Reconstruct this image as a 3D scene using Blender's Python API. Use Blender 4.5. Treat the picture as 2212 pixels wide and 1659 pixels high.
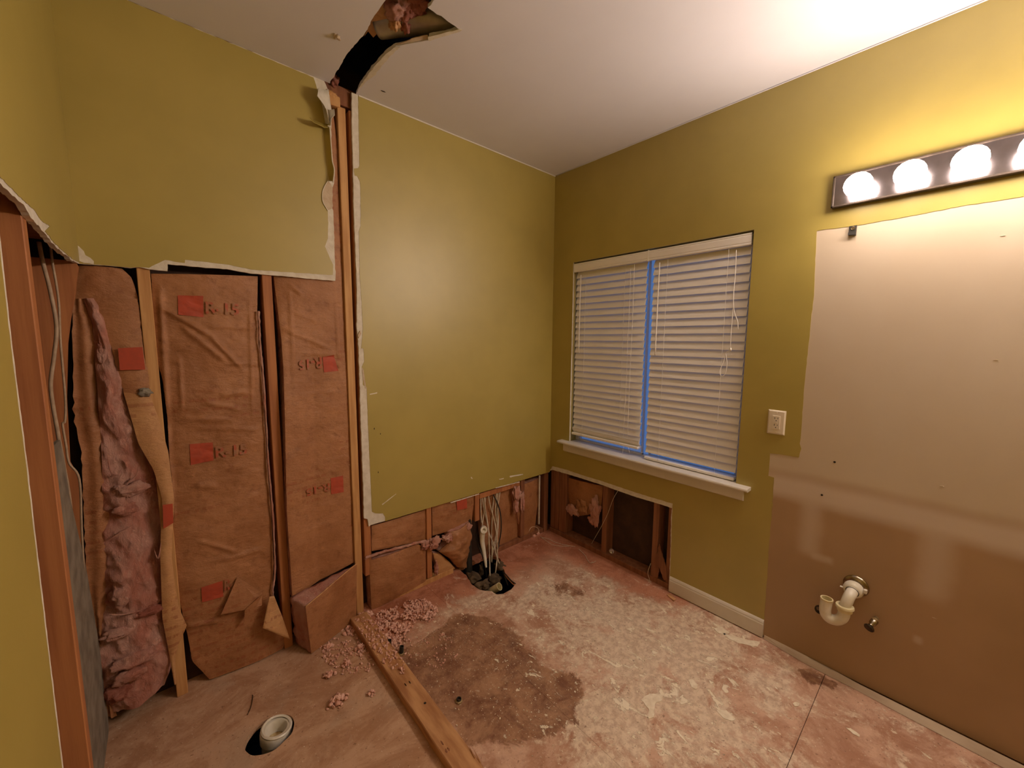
import bpy, bmesh, math, random
import numpy as np
from mathutils import Vector, Matrix, noise
from mathutils.geometry import tessellate_polygon

# ------------------------------------------------------------------ scene
SC = bpy.context.scene
COL = SC.collection
for o in list(bpy.data.objects):
    bpy.data.objects.remove(o, do_unlink=True)

# camera: back wall is the plane y=0, window wall the plane x=0, floor z=0
CAM = (-2.25817, -2.08773, 1.53797)
YAW, PITCH, ROLL = math.radians(48.491), math.radians(-6.3234), math.radians(0.399)
fw = Vector((math.cos(YAW)*math.cos(PITCH), math.sin(YAW)*math.cos(PITCH), math.sin(PITCH)))
r0 = Vector((math.sin(YAW), -math.cos(YAW), 0.0)); u0 = r0.cross(fw)
rt = r0*math.cos(ROLL)+u0*math.sin(ROLL); up = -r0*math.sin(ROLL)+u0*math.cos(ROLL)
cd = bpy.data.cameras.new('camera'); cam = bpy.data.objects.new('camera', cd); COL.objects.link(cam)
M = Matrix((rt, up, -fw)).transposed().to_4x4(); M.translation = Vector(CAM)
cam.matrix_world = M
cd.sensor_width = 36.0; cd.lens = 854.254/2212*36; cd.clip_start = 0.02
SC.camera = cam

# dusk sky outside the window
W = bpy.data.worlds.new('dusk_sky'); SC.world = W; W.use_nodes = True
bg = W.node_tree.nodes['Background']; bg.inputs[0].default_value = (0.15, 0.30, 0.72, 1); bg.inputs[1].default_value = 0.46
BULB = 258.0                              # strength of the vanity bulbs
BULB_COL = (1.0, 0.81, 0.67)
vs = SC.view_settings; vs.view_transform = 'Standard'; vs.look = 'None'; vs.gamma = 1.0
vs.use_curve_mapping = False; vs.exposure = 0.0
SC.cycles.max_bounces = 6; SC.cycles.diffuse_bounces = 4; SC.cycles.glossy_bounces = 3

H = 2.74; XL = -2.454; YF = -3.3; DW = 0.0127

# ------------------------------------------------------------------ materials
MATS = {}
def nmat(name):
    m = bpy.data.materials.new(name); m.use_nodes = True; MATS[name] = m
    nt = m.node_tree; b = nt.nodes['Principled BSDF']
    return m, nt, b
class N:
    """tiny node-graph helper"""
    def __init__(s, nt): s.nt = nt
    def new(s, t, **k):
        n = s.nt.nodes.new(t)
        for a, v in k.items(): setattr(n, a, v)
        return n
    def link(s, a, b): s.nt.links.new(a, b)
    def put(s, sock, v):
        if hasattr(v, 'is_output') or isinstance(v, bpy.types.NodeSocket): s.link(v, sock)
        else: sock.default_value = v
    def coord(s, scale=(1,1,1), rot=(0,0,0)):
        g = s.new('ShaderNodeNewGeometry'); mp = s.new('ShaderNodeMapping')
        mp.inputs['Scale'].default_value = scale; mp.inputs['Rotation'].default_value = rot
        s.link(g.outputs['Position'], mp.inputs[0]); return mp.outputs[0]
    def noise(s, vec, scale, detail=4, rough=.55, dist=0):
        n = s.new('ShaderNodeTexNoise'); s.link(vec, n.inputs['Vector'])
        n.inputs['Scale'].default_value = scale; n.inputs['Detail'].default_value = min(detail, 7)
        n.inputs['Roughness'].default_value = rough; n.inputs['Distortion'].default_value = dist
        return n.outputs['Fac']
    def ramp(s, fac, a, b):
        n = s.new('ShaderNodeMapRange'); n.interpolation_type = 'SMOOTHSTEP'
        s.put(n.inputs[0], fac); n.inputs[1].default_value = a; n.inputs[2].default_value = b
        return n.outputs[0]
    def mix(s, fac, a, b):
        n = s.new('ShaderNodeMix', data_type='RGBA'); s.put(n.inputs[0], fac)
        for sock, v in ((n.inputs[6], a), (n.inputs[7], b)):
            s.put(sock, v if not isinstance(v, tuple) else (*v, 1))
        return n.outputs[2]
    def math(s, op, a, b=0.0):
        n = s.new('ShaderNodeMath', operation=op); s.put(n.inputs[0], a); s.put(n.inputs[1], b); return n.outputs[0]
    def attr(s, name):
        n = s.new('ShaderNodeAttribute'); n.attribute_name = name; return n.outputs['Fac']
    def sep(s, vec):
        n = s.new('ShaderNodeSeparateXYZ'); s.link(vec, n.inputs[0]); return n.outputs
    def bump(s, b, h, strength=.3, dist=.002):
        n = s.new('ShaderNodeBump'); n.inputs['Strength'].default_value = strength; n.inputs['Distance'].default_value = dist
        s.link(h, n.inputs['Height']); s.link(n.outputs[0], b.inputs['Normal'])

def noisy(name, c1, c2, scale=8, rough=.7, stretch=(1,1,1), bump=.0, bscale=60, metal=0, detail=3, spec=.5, bdist=.002, lo=.3, hi=.7):
    m, nt, b = nmat(name); g = N(nt)
    v = g.coord(stretch); f = g.noise(v, scale, detail)
    g.link(g.mix(g.ramp(f, lo, hi), c1, c2), b.inputs['Base Color'])
    b.inputs['Roughness'].default_value = rough; b.inputs['Metallic'].default_value = metal
    b.inputs['Specular IOR Level'].default_value = spec
    if bump: g.bump(b, g.noise(v, bscale, 2), bump, bdist)
    return m

GREEN = noisy('green_wall_paint', (.385,.303,.063), (.425,.335,.073), 3, .46, bump=.10, bscale=180, spec=1.0, bdist=.001)
GYP   = noisy('white_gypsum', (.78,.74,.66), (.66,.61,.52), 30, .9, bump=.35, bscale=120)
PAPER = noisy('torn_drywall_paper', (.52,.40,.28), (.62,.52,.40), 25, .9, bump=.3, bscale=150)
CEIL  = noisy('ceiling_paint', (.75,.745,.82), (.72,.71,.78), 2, .75, bump=.12, bscale=220, bdist=.001)
WOOD  = noisy('pine_lumber', (.50,.25,.09), (.66,.38,.16), 14, .65, (3,3,.25), bump=.25, bscale=40)
WOODH = noisy('pine_lumber_flat', (.38,.17,.07), (.60,.33,.155), 12, .65, (3,.5,3), bump=.25, bscale=40)
REDW  = noisy('red_and_shaded_lumber', (.36,.13,.05), (.50,.205,.075), 12, .6, (4,4,.2), bump=.2, bscale=40)
DARKW = noisy('shaded_dark_lumber', (.20,.075,.035), (.31,.125,.06), 12, .7, (3,3,.3), bump=.2, bscale=40)  # shade of the low opening is put into this darker wood
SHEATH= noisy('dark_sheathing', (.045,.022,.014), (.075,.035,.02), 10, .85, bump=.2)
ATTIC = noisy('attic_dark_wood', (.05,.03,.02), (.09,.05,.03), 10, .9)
WHITE = noisy('white_trim_paint', (.74,.70,.64), (.68,.64,.57), 6, .45)
VINYL = noisy('blind_vinyl', (.90,.875,.85), (.87,.845,.82), 4, .38)
FRAME = noisy('window_frame_vinyl', (.70,.70,.72), (.66,.66,.68), 5, .5)
PVC   = noisy('white_pvc', (.80,.77,.70), (.70,.66,.54), 18, .33)
PVCY  = noisy('yellowed_pvc', (.76,.69,.46), (.68,.60,.36), 30, .4)
SCUM  = noisy('rusty_scum', (.35,.20,.05), (.62,.52,.30), 60, .8)
CHROME= noisy('tarnished_chrome', (.45,.40,.33), (.30,.22,.14), 40, .25, metal=1)
DKMET = noisy('dark_metal', (.035,.028,.022), (.09,.06,.04), 60, .4, metal=.7)
BRASS = noisy('corroded_brass', (.45,.33,.16), (.22,.15,.08), 120, .5, metal=.5)
CABLE = noisy('white_cable_jacket', (.74,.66,.52), (.60,.50,.38), 40, .5)
CABLED= noisy('darker_cable_jacket', (.50,.38,.27), (.40,.29,.20), 40, .55)  # darker jacket tone for the cables on the left
BLACKC= noisy('black_cable_jacket', (.02,.018,.018), (.04,.035,.03), 40, .5)
GREY  = noisy('grey_cement_board', (.17,.145,.115), (.30,.265,.21), 14, .9, bump=.5, bscale=90, detail=8)
PLATE = noisy('ivory_cover_plate', (.80,.72,.60), (.78,.70,.58), 8, .35)
SLOT  = noisy('dark_slot', (.015,.012,.01), (.02,.015,.012), 30, .8)
BARFR = noisy('bronze_bar_trim', (.06,.045,.035), (.09,.065,.05), 30, .45, metal=.3)
BARPL = noisy('smoked_mirror_plate', (.40,.36,.40), (.33,.30,.33), 20, .22, metal=1)
DIRT  = noisy('grey_dirt', (.055,.036,.02), (.15,.10,.055), 25, .95, bump=.8, bscale=80)
DUCT  = noisy('galvanised_duct', (.50,.46,.40), (.36,.32,.27), 12, .4, metal=.6)
RUBB  = noisy('black_plastic', (.02,.018,.016), (.04,.035,.03), 40, .45)
STRIP = noisy('grubby_trim_strip', (.52,.41,.29), (.40,.29,.19), 12, .6, (1,.3,1))
CRUMB = noisy('pink_crumbs', (.66,.34,.26), (.84,.54,.45), 40, 1.0, bump=.6, bscale=300)
CHIP  = noisy('plaster_chip', (.92,.84,.70), (.78,.68,.54), 40, .9)
PRINT = noisy('red_print', (.50,.075,.035), (.42,.07,.035), 40, .6)
PRINTF= noisy('faded_red_print', (.46,.10,.05), (.36,.17,.09), 55, .6, lo=.4, hi=.6)

def kraft(name, c1, c2, dark):
    m, nt, b = nmat(name); g = N(nt)
    v = g.coord(); f = g.noise(v, 4, 6, .65)
    c = g.mix(g.ramp(f, .32, .68), c1, c2)
    # faint lines of small print running across the paper
    w = g.new('ShaderNodeTexWave', wave_type='BANDS', bands_direction='Z'); g.link(v, w.inputs[0])
    w.inputs['Scale'].default_value = 8; w.inputs['Distortion'].default_value = .5; w.inputs['Detail'].default_value = 1
    wd = g.noise(g.coord((1,1,.25)), 60, 2)
    area = g.ramp(g.noise(g.coord((.4,.4,1)), 3.0, 2), .50, .58)
    k = g.math('MULTIPLY', g.math('MULTIPLY', g.ramp(w.outputs['Fac'], .62, .85), g.ramp(wd, .46, .54)), area)
    c = g.mix(g.math('MULTIPLY', k, .5), c, (.30,.075,.03))
    f2 = g.noise(v, 20, 8, .72)
    c = g.mix(g.math('MULTIPLY', g.ramp(f2, .50, .72), .55), c, dark)
    c = g.mix(g.math('MULTIPLY', g.ramp(f2, .42, .30), .35), c, tuple(min(1, q*1.35) for q in c2))
    g.link(c, b.inputs['Base Color']); b.inputs['Roughness'].default_value = .42
    b.inputs['Specular IOR Level'].default_value = .45
    h = g.math('ADD', g.math('MULTIPLY', g.noise(g.coord((1,1,1.6)), 15, 5, .6, .6), .7), g.math('MULTIPLY', g.noise(g.coord((1,1,2.2)), 48, 6, .7, .4), .45))
    g.bump(b, h, .75, .008)
    return m
KRAFT = kraft('kraft_paper', (.345,.148,.060), (.455,.215,.100), (.19,.064,.024))
KRAFTL= kraft('kraft_paper_light', (.54,.28,.12), (.61,.345,.16), (.36,.16,.065))

def fibre(name, c1, c2, c3):
    m, nt, b = nmat(name); g = N(nt)
    v = g.coord((1,1,.55), (.3,.2,0)); f = g.noise(v, 9, 5, .6, 1.0); f2 = g.noise(g.coord((1,1,.5), (.5,.4,.2)), 48, 8, .8, 1.5)
    c = g.mix(g.ramp(f, .35, .65), c1, c2); c = g.mix(g.math('MULTIPLY', g.ramp(f2, .52, .78), .7), c, c3)
    g.link(c, b.inputs['Base Color']); b.inputs['Roughness'].default_value = 1.0
    b.inputs['Specular IOR Level'].default_value = .1
    g.bump(b, f2, 1.0, .016); return m
PINK = fibre('pink_fiberglass', (.76,.33,.25), (.90,.53,.44), (.97,.78,.70))
PINKD= fibre('darker_fiberglass', (.50,.17,.12), (.68,.30,.23), (.84,.52,.44))  # deeper, darker tone of the pink fibre

# unpainted vanity wall: primer above, brown paper below, joint compound bands and patches
def boxmask(g, yy, zz, y0, y1, z0, z1, e=.02):
    a = g.math('MULTIPLY', g.ramp(yy, y0-e, y0+e), g.ramp(yy, y1+e, y1-e))
    b = g.math('MULTIPLY', g.ramp(zz, z0-e, z0+e), g.ramp(zz, z1+e, z1-e))
    return g.math('MULTIPLY', a, b)
def bare_wall():
    m, nt, b = nmat('bare_vanity_wall'); g = N(nt)
    v = g.coord(); s = g.sep(v); n1 = g.noise(v, 7, 3); n2 = g.noise(v, 2.0, 3)
    yy = g.math('ADD', s[1], g.math('MULTIPLY', g.math('SUBTRACT', n1, .5), .035))
    zz = g.math('ADD', s[2], g.math('MULTIPLY', g.math('SUBTRACT', n1, .5), .02))
    upper = g.mix(g.ramp(n2, .35, .65), (.62,.525,.41), (.59,.49,.37))
    lower = g.mix(g.ramp(n2, .35, .65), (.44,.29,.165), (.39,.255,.14))
    c = g.mix(g.ramp(zz, .87, .93), lower, upper)
    comp = (.63,.525,.435)
    c = g.mix(boxmask(g, yy, zz, -3.4, -1.40, .78, .885, .035), c, comp)
    c = g.mix(g.math('MULTIPLY', boxmask(g, yy, zz, -1.720, -1.650, .53, .80, .035), .6), c, comp)
    c = g.mix(g.math('MULTIPLY', boxmask(g, yy, zz, -1.78, -1.70, .515, .545, .014), .5), c, comp)
    c = g.mix(g.math('MULTIPLY', boxmask(g, yy, zz, -2.135, -2.05, .51, .80, .040), .6), c, comp)
    c = g.mix(g.math('MULTIPLY', boxmask(g, yy, zz, -2.085, -2.062, .305, .335, .010), .5), c, comp)
    g.link(c, b.inputs['Base Color']); b.inputs['Roughness'].default_value = .6
    g.bump(b, g.noise(v, 150, 3), .08, .001); return m
BARE = bare_wall()

def emis(name, col, st):
    m, nt, b = nmat(name); b.inputs['Emission Color'].default_value = (*col, 1)
    b.inputs['Emission Strength'].default_value = st; b.inputs['Base Color'].default_value = (.9,.9,.9,1); return m
GLOW = emis('lit_bulb_glass', BULB_COL, BULB)
def forward_glow():
    # emission weighted to the front, made up to keep nearby wall and ceiling darker
    nt = GLOW.node_tree; g = N(nt); b = nt.nodes['Principled BSDF']
    gm = g.new('ShaderNodeNewGeometry'); nx = g.sep(gm.outputs['Normal'])[0]
    f = g.math('POWER', g.ramp(nx, .16, -1.0), 1.35)
    g.link(g.math('MULTIPLY', g.math('ADD', g.math('MULTIPLY', f, .94), .06), BULB), b.inputs['Emission Strength'])
forward_glow()
def glassmat(name='window_glass', gloss=.08):
    m, nt, b = nmat(name); g = N(nt)
    nt.nodes.remove(b); out = [n for n in nt.nodes if n.type == 'OUTPUT_MATERIAL'][0]
    t = g.new('ShaderNodeBsdfTransparent'); gl = g.new('ShaderNodeBsdfGlossy'); gl.inputs['Roughness'].default_value = .02
    mx = g.new('ShaderNodeMixShader'); mx.inputs[0].default_value = gloss
    t.inputs[0].default_value = (.92,.95,.97,1)
    g.link(t.outputs[0], mx.inputs[1]); g.link(gl.outputs[0], mx.inputs[2]); g.link(mx.outputs[0], out.inputs[0]); return m
GLASS = glassmat()
CLEAR = glassmat('clear_plastic', .30)

def floormat():
    m, nt, b = nmat('stained_subfloor'); g = N(nt)
    v = g.coord(); s = g.sep(v)
    n_s = g.noise(v, 1.6, 3); n_m = g.noise(v, 6, 7, .7, .4); n_f = g.noise(v, 30, 7, .72); n_ff = g.noise(v, 150, 3, .6)
    stain, red, pale, shower = g.attr('stain'), g.attr('red'), g.attr('pale'), g.attr('shower')
    c = g.mix(g.ramp(n_m, .36, .64), (.43,.225,.145), (.68,.45,.335))
    c = g.mix(g.math('MULTIPLY', g.ramp(n_f, .5, .7), .5), c, (.36,.19,.12))
    # cream grey residue of old adhesive
    res = g.ramp(g.math('ADD', g.math('ADD', g.noise(v, 5, 8, .72, .8), g.math('MULTIPLY', n_f, .35)), g.math('MULTIPLY', pale, .24)), .70, .86)
    c = g.mix(g.math('MULTIPLY', res, .85), c, g.mix(g.ramp(n_f, .38, .62), (.60,.47,.36), (.86,.735,.59)))
    # reddish old adhesive near the walls
    rd = g.ramp(g.math('ADD', red, g.math('MULTIPLY', g.math('SUBTRACT', n_m, .5), 1.1)), .22, .72)
    c = g.mix(g.math('MULTIPLY', rd, .92), c, g.mix(g.ramp(n_m, .35, .6), (.33,.105,.05), (.53,.22,.13)))
    # smoother brown inside the old shower
    n_sh = g.noise(g.coord((1,1.6,1), (0,0,.6)), 3.6, 8, .72, .6)
    sc = g.mix(g.ramp(n_sh, .36, .62), (.42,.225,.125), (.63,.405,.265))
    sc = g.mix(g.math('MULTIPLY', g.ramp(g.noise(v, 2.2, 4), .52, .68), .6), sc, (.46,.36,.27))
    sc = g.mix(g.math('MULTIPLY', g.ramp(n_f, .55, .72), .5), sc, (.32,.155,.08))
    c = g.mix(g.math('MULTIPLY', shower, .92), c, sc)
    # dark footprint left by the old fixture
    st = g.ramp(g.math('ADD', stain, g.math('MULTIPLY', g.math('SUBTRACT', g.noise(v, 6, 7, .78, .6), .5), .20)), -.008, .016)
    dk = g.mix(g.ramp(g.noise(v, 7, 7, .78, .3), .36, .64), (.17,.065,.032), (.43,.24,.14))
    c = g.mix(g.math('MULTIPLY', st, .93), c, dk)
    # white plaster smears, longer in the direction of the window wall
    w1 = g.noise(g.coord((1.7,1,1), (0,0,.5)), 8, 6, .66, .8)
    w2 = g.noise(g.coord((1.5,1,1), (0,0,.5)), 30, 4, .55)
    open_ = g.math('SUBTRACT', 1.0, g.math('MAXIMUM', g.math('MULTIPLY', shower, .9), g.math('MULTIPLY', rd, .7)))
    wm = g.math('MAXIMUM', g.ramp(g.math('ADD', w1, g.math('MULTIPLY', pale, .09)), .650, .685),
                g.math('MULTIPLY', g.ramp(w2, .635, .66), g.ramp(g.math('ADD', n_s, g.math('MULTIPLY', pale, .5)), .45, .7)))
    wm = g.math('MULTIPLY', wm, open_)
    c = g.mix(g.math('MULTIPLY', wm, .92), c, (.95,.86,.70))
    # small dark crumbs of dirt and pale specks
    c = g.mix(g.math('MULTIPLY', g.ramp(g.noise(v, 75, 4, .55), .62, .70), .6), c, (.15,.065,.03))
    c = g.mix(g.math('MULTIPLY', g.ramp(g.noise(g.coord((1,1,1), (0,0,1)), 110, 3, .5), .66, .72), .8), c, (.80,.68,.55))
    g.link(c, b.inputs['Base Color']); b.inputs['Roughness'].default_value = .70
    b.inputs['Specular IOR Level'].default_value = .4
    hgt = g.math('ADD', g.math('MULTIPLY', n_f, .8), g.math('MULTIPLY', wm, .8)); g.bump(b, hgt, .7, .005)
    return m
FLOORM = floormat()

# ------------------------------------------------------------------ helpers
def link(name, me, mat, parent=None, smooth=False):
    o = bpy.data.objects.new(name, me); COL.objects.link(o)
    if mat: me.materials.append(mat)
    if smooth:
        for p in me.polygons: p.use_smooth = True
    if parent: o.parent = parent; o.matrix_parent_inverse = parent.matrix_world.inverted() if parent.type != 'EMPTY' else Matrix.Translation(-parent.location)
    return o
def mesh(name, vs, fs, mat, parent=None, smooth=False):
    me = bpy.data.meshes.new(name); me.from_pydata([tuple(v) for v in vs], [], fs); me.validate(); me.update()
    bm = bmesh.new(); bm.from_mesh(me); bmesh.ops.recalc_face_normals(bm, faces=bm.faces); bm.to_mesh(me); bm.free()
    return link(name, me, mat, parent, smooth)
def tag(o, label, cat, group=None):
    o['label'] = label; o['category'] = cat
    if group: o['group'] = group
    return o
def struct(name, loc=(0,0,0)):
    o = bpy.data.objects.new(name, None); COL.objects.link(o); o.location = loc; o['kind'] = 'structure'; o.empty_display_size = .05; return o
def thing(name, label, cat, loc=(0,0,0), group=None):
    o = bpy.data.objects.new(name, None); COL.objects.link(o); o.location = loc; o.empty_display_size = .05
    return tag(o, label, cat, group)
def AXES(plane, u, v, w):
    return (u, w, v) if plane == 'B' else (w, u, v) if plane == 'R' else (u, v, w)
def rag(pts, step=.012, amp=.002, seed=0, closed=True):
    """subdivide a polyline and jitter it like a torn edge"""
    out = []; n = len(pts)
    for i in range(n if closed else n-1):
        a = Vector(pts[i]); b = Vector(pts[(i+1) % n]); L = (b-a).length; k = max(1, int(L/step))
        d = (b-a).normalized() if L > 1e-6 else Vector((1,0)); nn = Vector((-d.y, d.x))
        for j in range(k):
            q = a+(b-a)*(j/k); 
            if j: q = q+nn*(noise.noise(Vector((q.x*40+seed*7.3, q.y*40, seed)))*amp*1.6+(random.random()-.5)*amp)
            out.append((q.x, q.y))
    if not closed: out.append(tuple(pts[-1]))
    return out
def plate(name, outer, holes, plane, w0, w1, mat, parent=None):
    """flat sheet with a free outline (and holes) and real thickness"""
    loops = [outer]+list(holes)
    flat = [p for l in loops for p in l]; n = len(flat)
    tris = tessellate_polygon([[Vector((p[0], p[1], 0)) for p in l] for l in loops])
    vs = [AXES(plane, p[0], p[1], w0) for p in flat]+[AXES(plane, p[0], p[1], w1) for p in flat]
    fs = [tuple(t) for t in tris]+[(t[0]+n, t[2]+n, t[1]+n) for t in tris]
    k = 0
    for l in loops:
        m = len(l)
        for i in range(m): a, b = k+i, k+(i+1) % m; fs.append((a, b, b+n, a+n))
        k += m
    return mesh(name, vs, fs, mat, parent)
def box(name, a, b, mat, parent=None, bev=.0015):
    lo = Vector([min(a[i], b[i]) for i in range(3)]); hi = Vector([max(a[i], b[i]) for i in range(3)])
    bm = bmesh.new(); bmesh.ops.create_cube(bm, size=1)
    for v in bm.verts: v.co = Vector([lo[i]+(v.co[i]+.5)*(hi[i]-lo[i]) for i in range(3)])
    if bev: bmesh.ops.bevel(bm, geom=bm.edges[:], offset=min(bev, .3*min(hi-lo)), segments=1, affect='EDGES')
    me = bpy.data.meshes.new(name); bm.to_mesh(me); bm.free(); return link(name, me, mat, parent)
def smoothpath(pts, k=6):
    P = [Vector(p) for p in pts]
    if len(P) < 3: return P
    out = []
    for i in range(len(P)-1):
        p0, p1, p2, p3 = P[max(i-1,0)], P[i], P[i+1], P[min(i+2, len(P)-1)]
        for j in range(k):
            t = j/k; out.append(.5*((2*p1)+(p2-p0)*t+(2*p0-5*p1+4*p2-p3)*t*t+(3*p1-p0-3*p2+p3)*t**3))
    out.append(P[-1]); return out
def tube(name, pts, r, mat, parent=None, k=6, seg=8, inner=None, capend=True):
    P = smoothpath(pts, k); n = len(P); vs = []; fs = []
    R = r if callable(r) else (lambda t: r)
    t0 = (P[1]-P[0]).normalized(); ref = Vector((0,0,1)) if abs(t0.z) < .9 else Vector((1,0,0))
    a = t0.cross(ref).normalized()
    for i in range(n):
        t = (P[min(i+1, n-1)]-P[max(i-1, 0)]).normalized(); a = (a-t*a.dot(t)).normalized(); b = t.cross(a)
        for j in range(seg):
            th = 2*math.pi*j/seg; vs.append(P[i]+(a*math.cos(th)+b*math.sin(th))*R(i/(n-1)))
    for i in range(n-1):
        for j in range(seg): fs.append((i*seg+j, i*seg+(j+1) % seg, (i+1)*seg+(j+1) % seg, (i+1)*seg+j))
    if capend: fs.append(tuple(range(seg-1, -1, -1))); fs.append(tuple((n-1)*seg+j for j in range(seg)))
    return mesh(name, vs, fs, mat, parent, True)
def lathe(name, prof, origin, axis, mat, parent=None, seg=28, smooth=True):
    """profile = [(radius, distance along axis)]; closed when it starts/ends at radius 0"""
    ax = Vector(axis).normalized(); ref = Vector((0,0,1)) if abs(ax.z) < .9 else Vector((1,0,0))
    a = ax.cross(ref).normalized(); b = ax.cross(a); o = Vector(origin); vs = []; fs = []
    for (r, d) in prof:
        for j in range(seg):
            th = 2*math.pi*j/seg; vs.append(o+ax*d+(a*math.cos(th)+b*math.sin(th))*max(r, 1e-5))
    for i in range(len(prof)-1):
        for j in range(seg): fs.append((i*seg+j, i*seg+(j+1) % seg, (i+1)*seg+(j+1) % seg, (i+1)*seg+j))
    ob = mesh(name, vs, fs, mat, parent, smooth)
    if smooth: sharp(ob)
    return ob
def sharp(ob, deg=40):
    bm = bmesh.new(); bm.from_mesh(ob.data)
    bmesh.ops.remove_doubles(bm, verts=bm.verts[:], dist=2e-5)
    for e in bm.edges:
        if len(e.link_faces) == 2 and e.calc_face_angle(0) > math.radians(deg): e.smooth = False
    bm.to_mesh(ob.data); bm.free()
def fuzzy(name, pts, r, mat, parent, amp=.8):
    o = tube(name, pts, r, mat, parent, 10, 10)
    for v in o.data.vertices: v.co += noise.noise_vector(v.co*70)*r*amp+noise.noise_vector(v.co*190)*r*amp*.5
    return o
def lump(name, c, rad, mat, parent=None, seed=0, amp=.35, freq=1.6, sub=3, tags=None):
    bm = bmesh.new(); bmesh.ops.create_icosphere(bm, subdivisions=sub, radius=1)
    for v in bm.verts:
        n = noise.fractal(v.co*freq+Vector((seed*3.7, seed*1.3, seed)), 1.0, 2.0, 4)
        k = 1+n*amp*1.6+noise.noise(v.co*freq*5+Vector((seed,)*3))*amp*.35
        v.co = Vector((v.co.x*rad[0], v.co.y*rad[1], v.co.z*rad[2]))*k+Vector(c)
    me = bpy.data.meshes.new(name); bm.to_mesh(me); bm.free(); return link(name, me, mat, parent, True)
def polylerp(poly, t):
    P = [Vector(p) for p in poly]; L = [0]
    for i in range(len(P)-1): L.append(L[-1]+(P[i+1]-P[i]).length)
    d = t*L[-1]
    for i in range(len(P)-1):
        if d <= L[i+1]+1e-9:
            k = (d-L[i])/max(L[i+1]-L[i], 1e-9); return P[i]+(P[i+1]-P[i])*k
    return P[-1]
def ridge(x, z, segs):
    s = 0
    for (x0, z0, x1, z1, w, h) in segs:
        dx, dz = x1-x0, z1-z0; L2 = dx*dx+dz*dz; t = max(0, min(1, ((x-x0)*dx+(z-z0)*dz)/L2))
        d = math.hypot(x-x0-t*dx, z-z0-t*dz)+noise.noise(Vector((x*9, z*9, h*90)))*w*.5
        s += h*math.exp(-(d/w)**2)*min(1, 6*min(t+.03, 1.03-t))
    return s
def sheet(name, Lp, Rp, plane, depth, mat, parent=None, nx=24, nz=60, back=None, backmat=None, backname='fiberglass', ragamp=.0, seed=0):
    """paper facing between a left and a right outline, pushed in and out by depth(u,v,s,t);
    with 'back' a body of fibre runs from the paper to that depth"""
    vs = []
    for j in range(nz+1):
        t = j/nz; a = polylerp(Lp, t); b = polylerp(Rp, t)
        if ragamp:
            a = a+Vector((noise.noise(Vector((t*60, seed, 1)))*ragamp, 0)); b = b+Vector((noise.noise(Vector((t*60, seed, 5)))*ragamp, 0))
        for i in range(nx+1):
            s = i/nx; q = a+(b-a)*s; vs.append(AXES(plane, q.x, q.y, depth(q.x, q.y, s, t)))
    W_ = nx+1
    fs = [(j*W_+i, j*W_+i+1, (j+1)*W_+i+1, (j+1)*W_+i) for j in range(nz) for i in range(nx)]
    o = mesh(name, vs, fs, mat, parent, True)
    if back is not None:
        loop = [i for i in range(W_)]+[j*W_+nx for j in range(1, nz+1)]+[nz*W_+i for i in range(nx-1, -1, -1)]+[j*W_ for j in range(nz-1, 0, -1)]
        off = .003*(1 if plane == 'B' else 1)
        bv = []; m = len(loop)
        ai = 1 if plane == 'B' else 0
        layers = 5
        for k in range(layers):
            f = k/(layers-1)
            for q in loop:
                p = list(vs[q]); p[ai] = (p[ai]+off)*(1-f)+back*f
                nn = noise.noise_vector(Vector(p)*35)*(.005 if 0 < k < layers-1 else 0); bv.append(Vector(p)+nn)
        bf = []
        for k in range(layers-1):
            for i in range(m): bf.append((k*m+i, k*m+(i+1) % m, (k+1)*m+(i+1) % m, (k+1)*m+i))
        bf.append(tuple(range((layers-1)*m, layers*m)))
        mesh(backname, bv, bf, backmat or PINK, parent, True)
    return o
def across(Lp, Rp):
    """returns s(x, z): how far x lies between the two outlines at height z"""
    def at(poly, z):
        for a, b in zip(poly, poly[1:]):
            if min(a[1], b[1]) <= z <= max(a[1], b[1]) and a[1] != b[1]: return a[0]+(b[0]-a[0])*(z-a[1])/(b[1]-a[1])
        return poly[0][0] if z > poly[0][1] else poly[-1][0]
    return lambda x, z: (x-at(Lp, z))/(at(Rp, z)-at(Lp, z))
def ink(name, quad, plane, depth, mat, parent, n=10, off=.0018):
    """flat printed block lying on the paper: quad = four (u,v) corners"""
    q = [Vector(p) for p in quad]; vs = []
    for j in range(n+1):
        for i in range(n+1):
            s, t = i/n, j/n; p = (q[0]*(1-s)+q[1]*s)*(1-t)+(q[3]*(1-s)+q[2]*s)*t
            vs.append(AXES(plane, p.x, p.y, depth(p.x, p.y)-off))
    fs = [(j*(n+1)+i, j*(n+1)+i+1, (j+1)*(n+1)+i+1, (j+1)*(n+1)+i) for j in range(n) for i in range(n)]
    return mesh(name, vs, fs, mat, parent)
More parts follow.
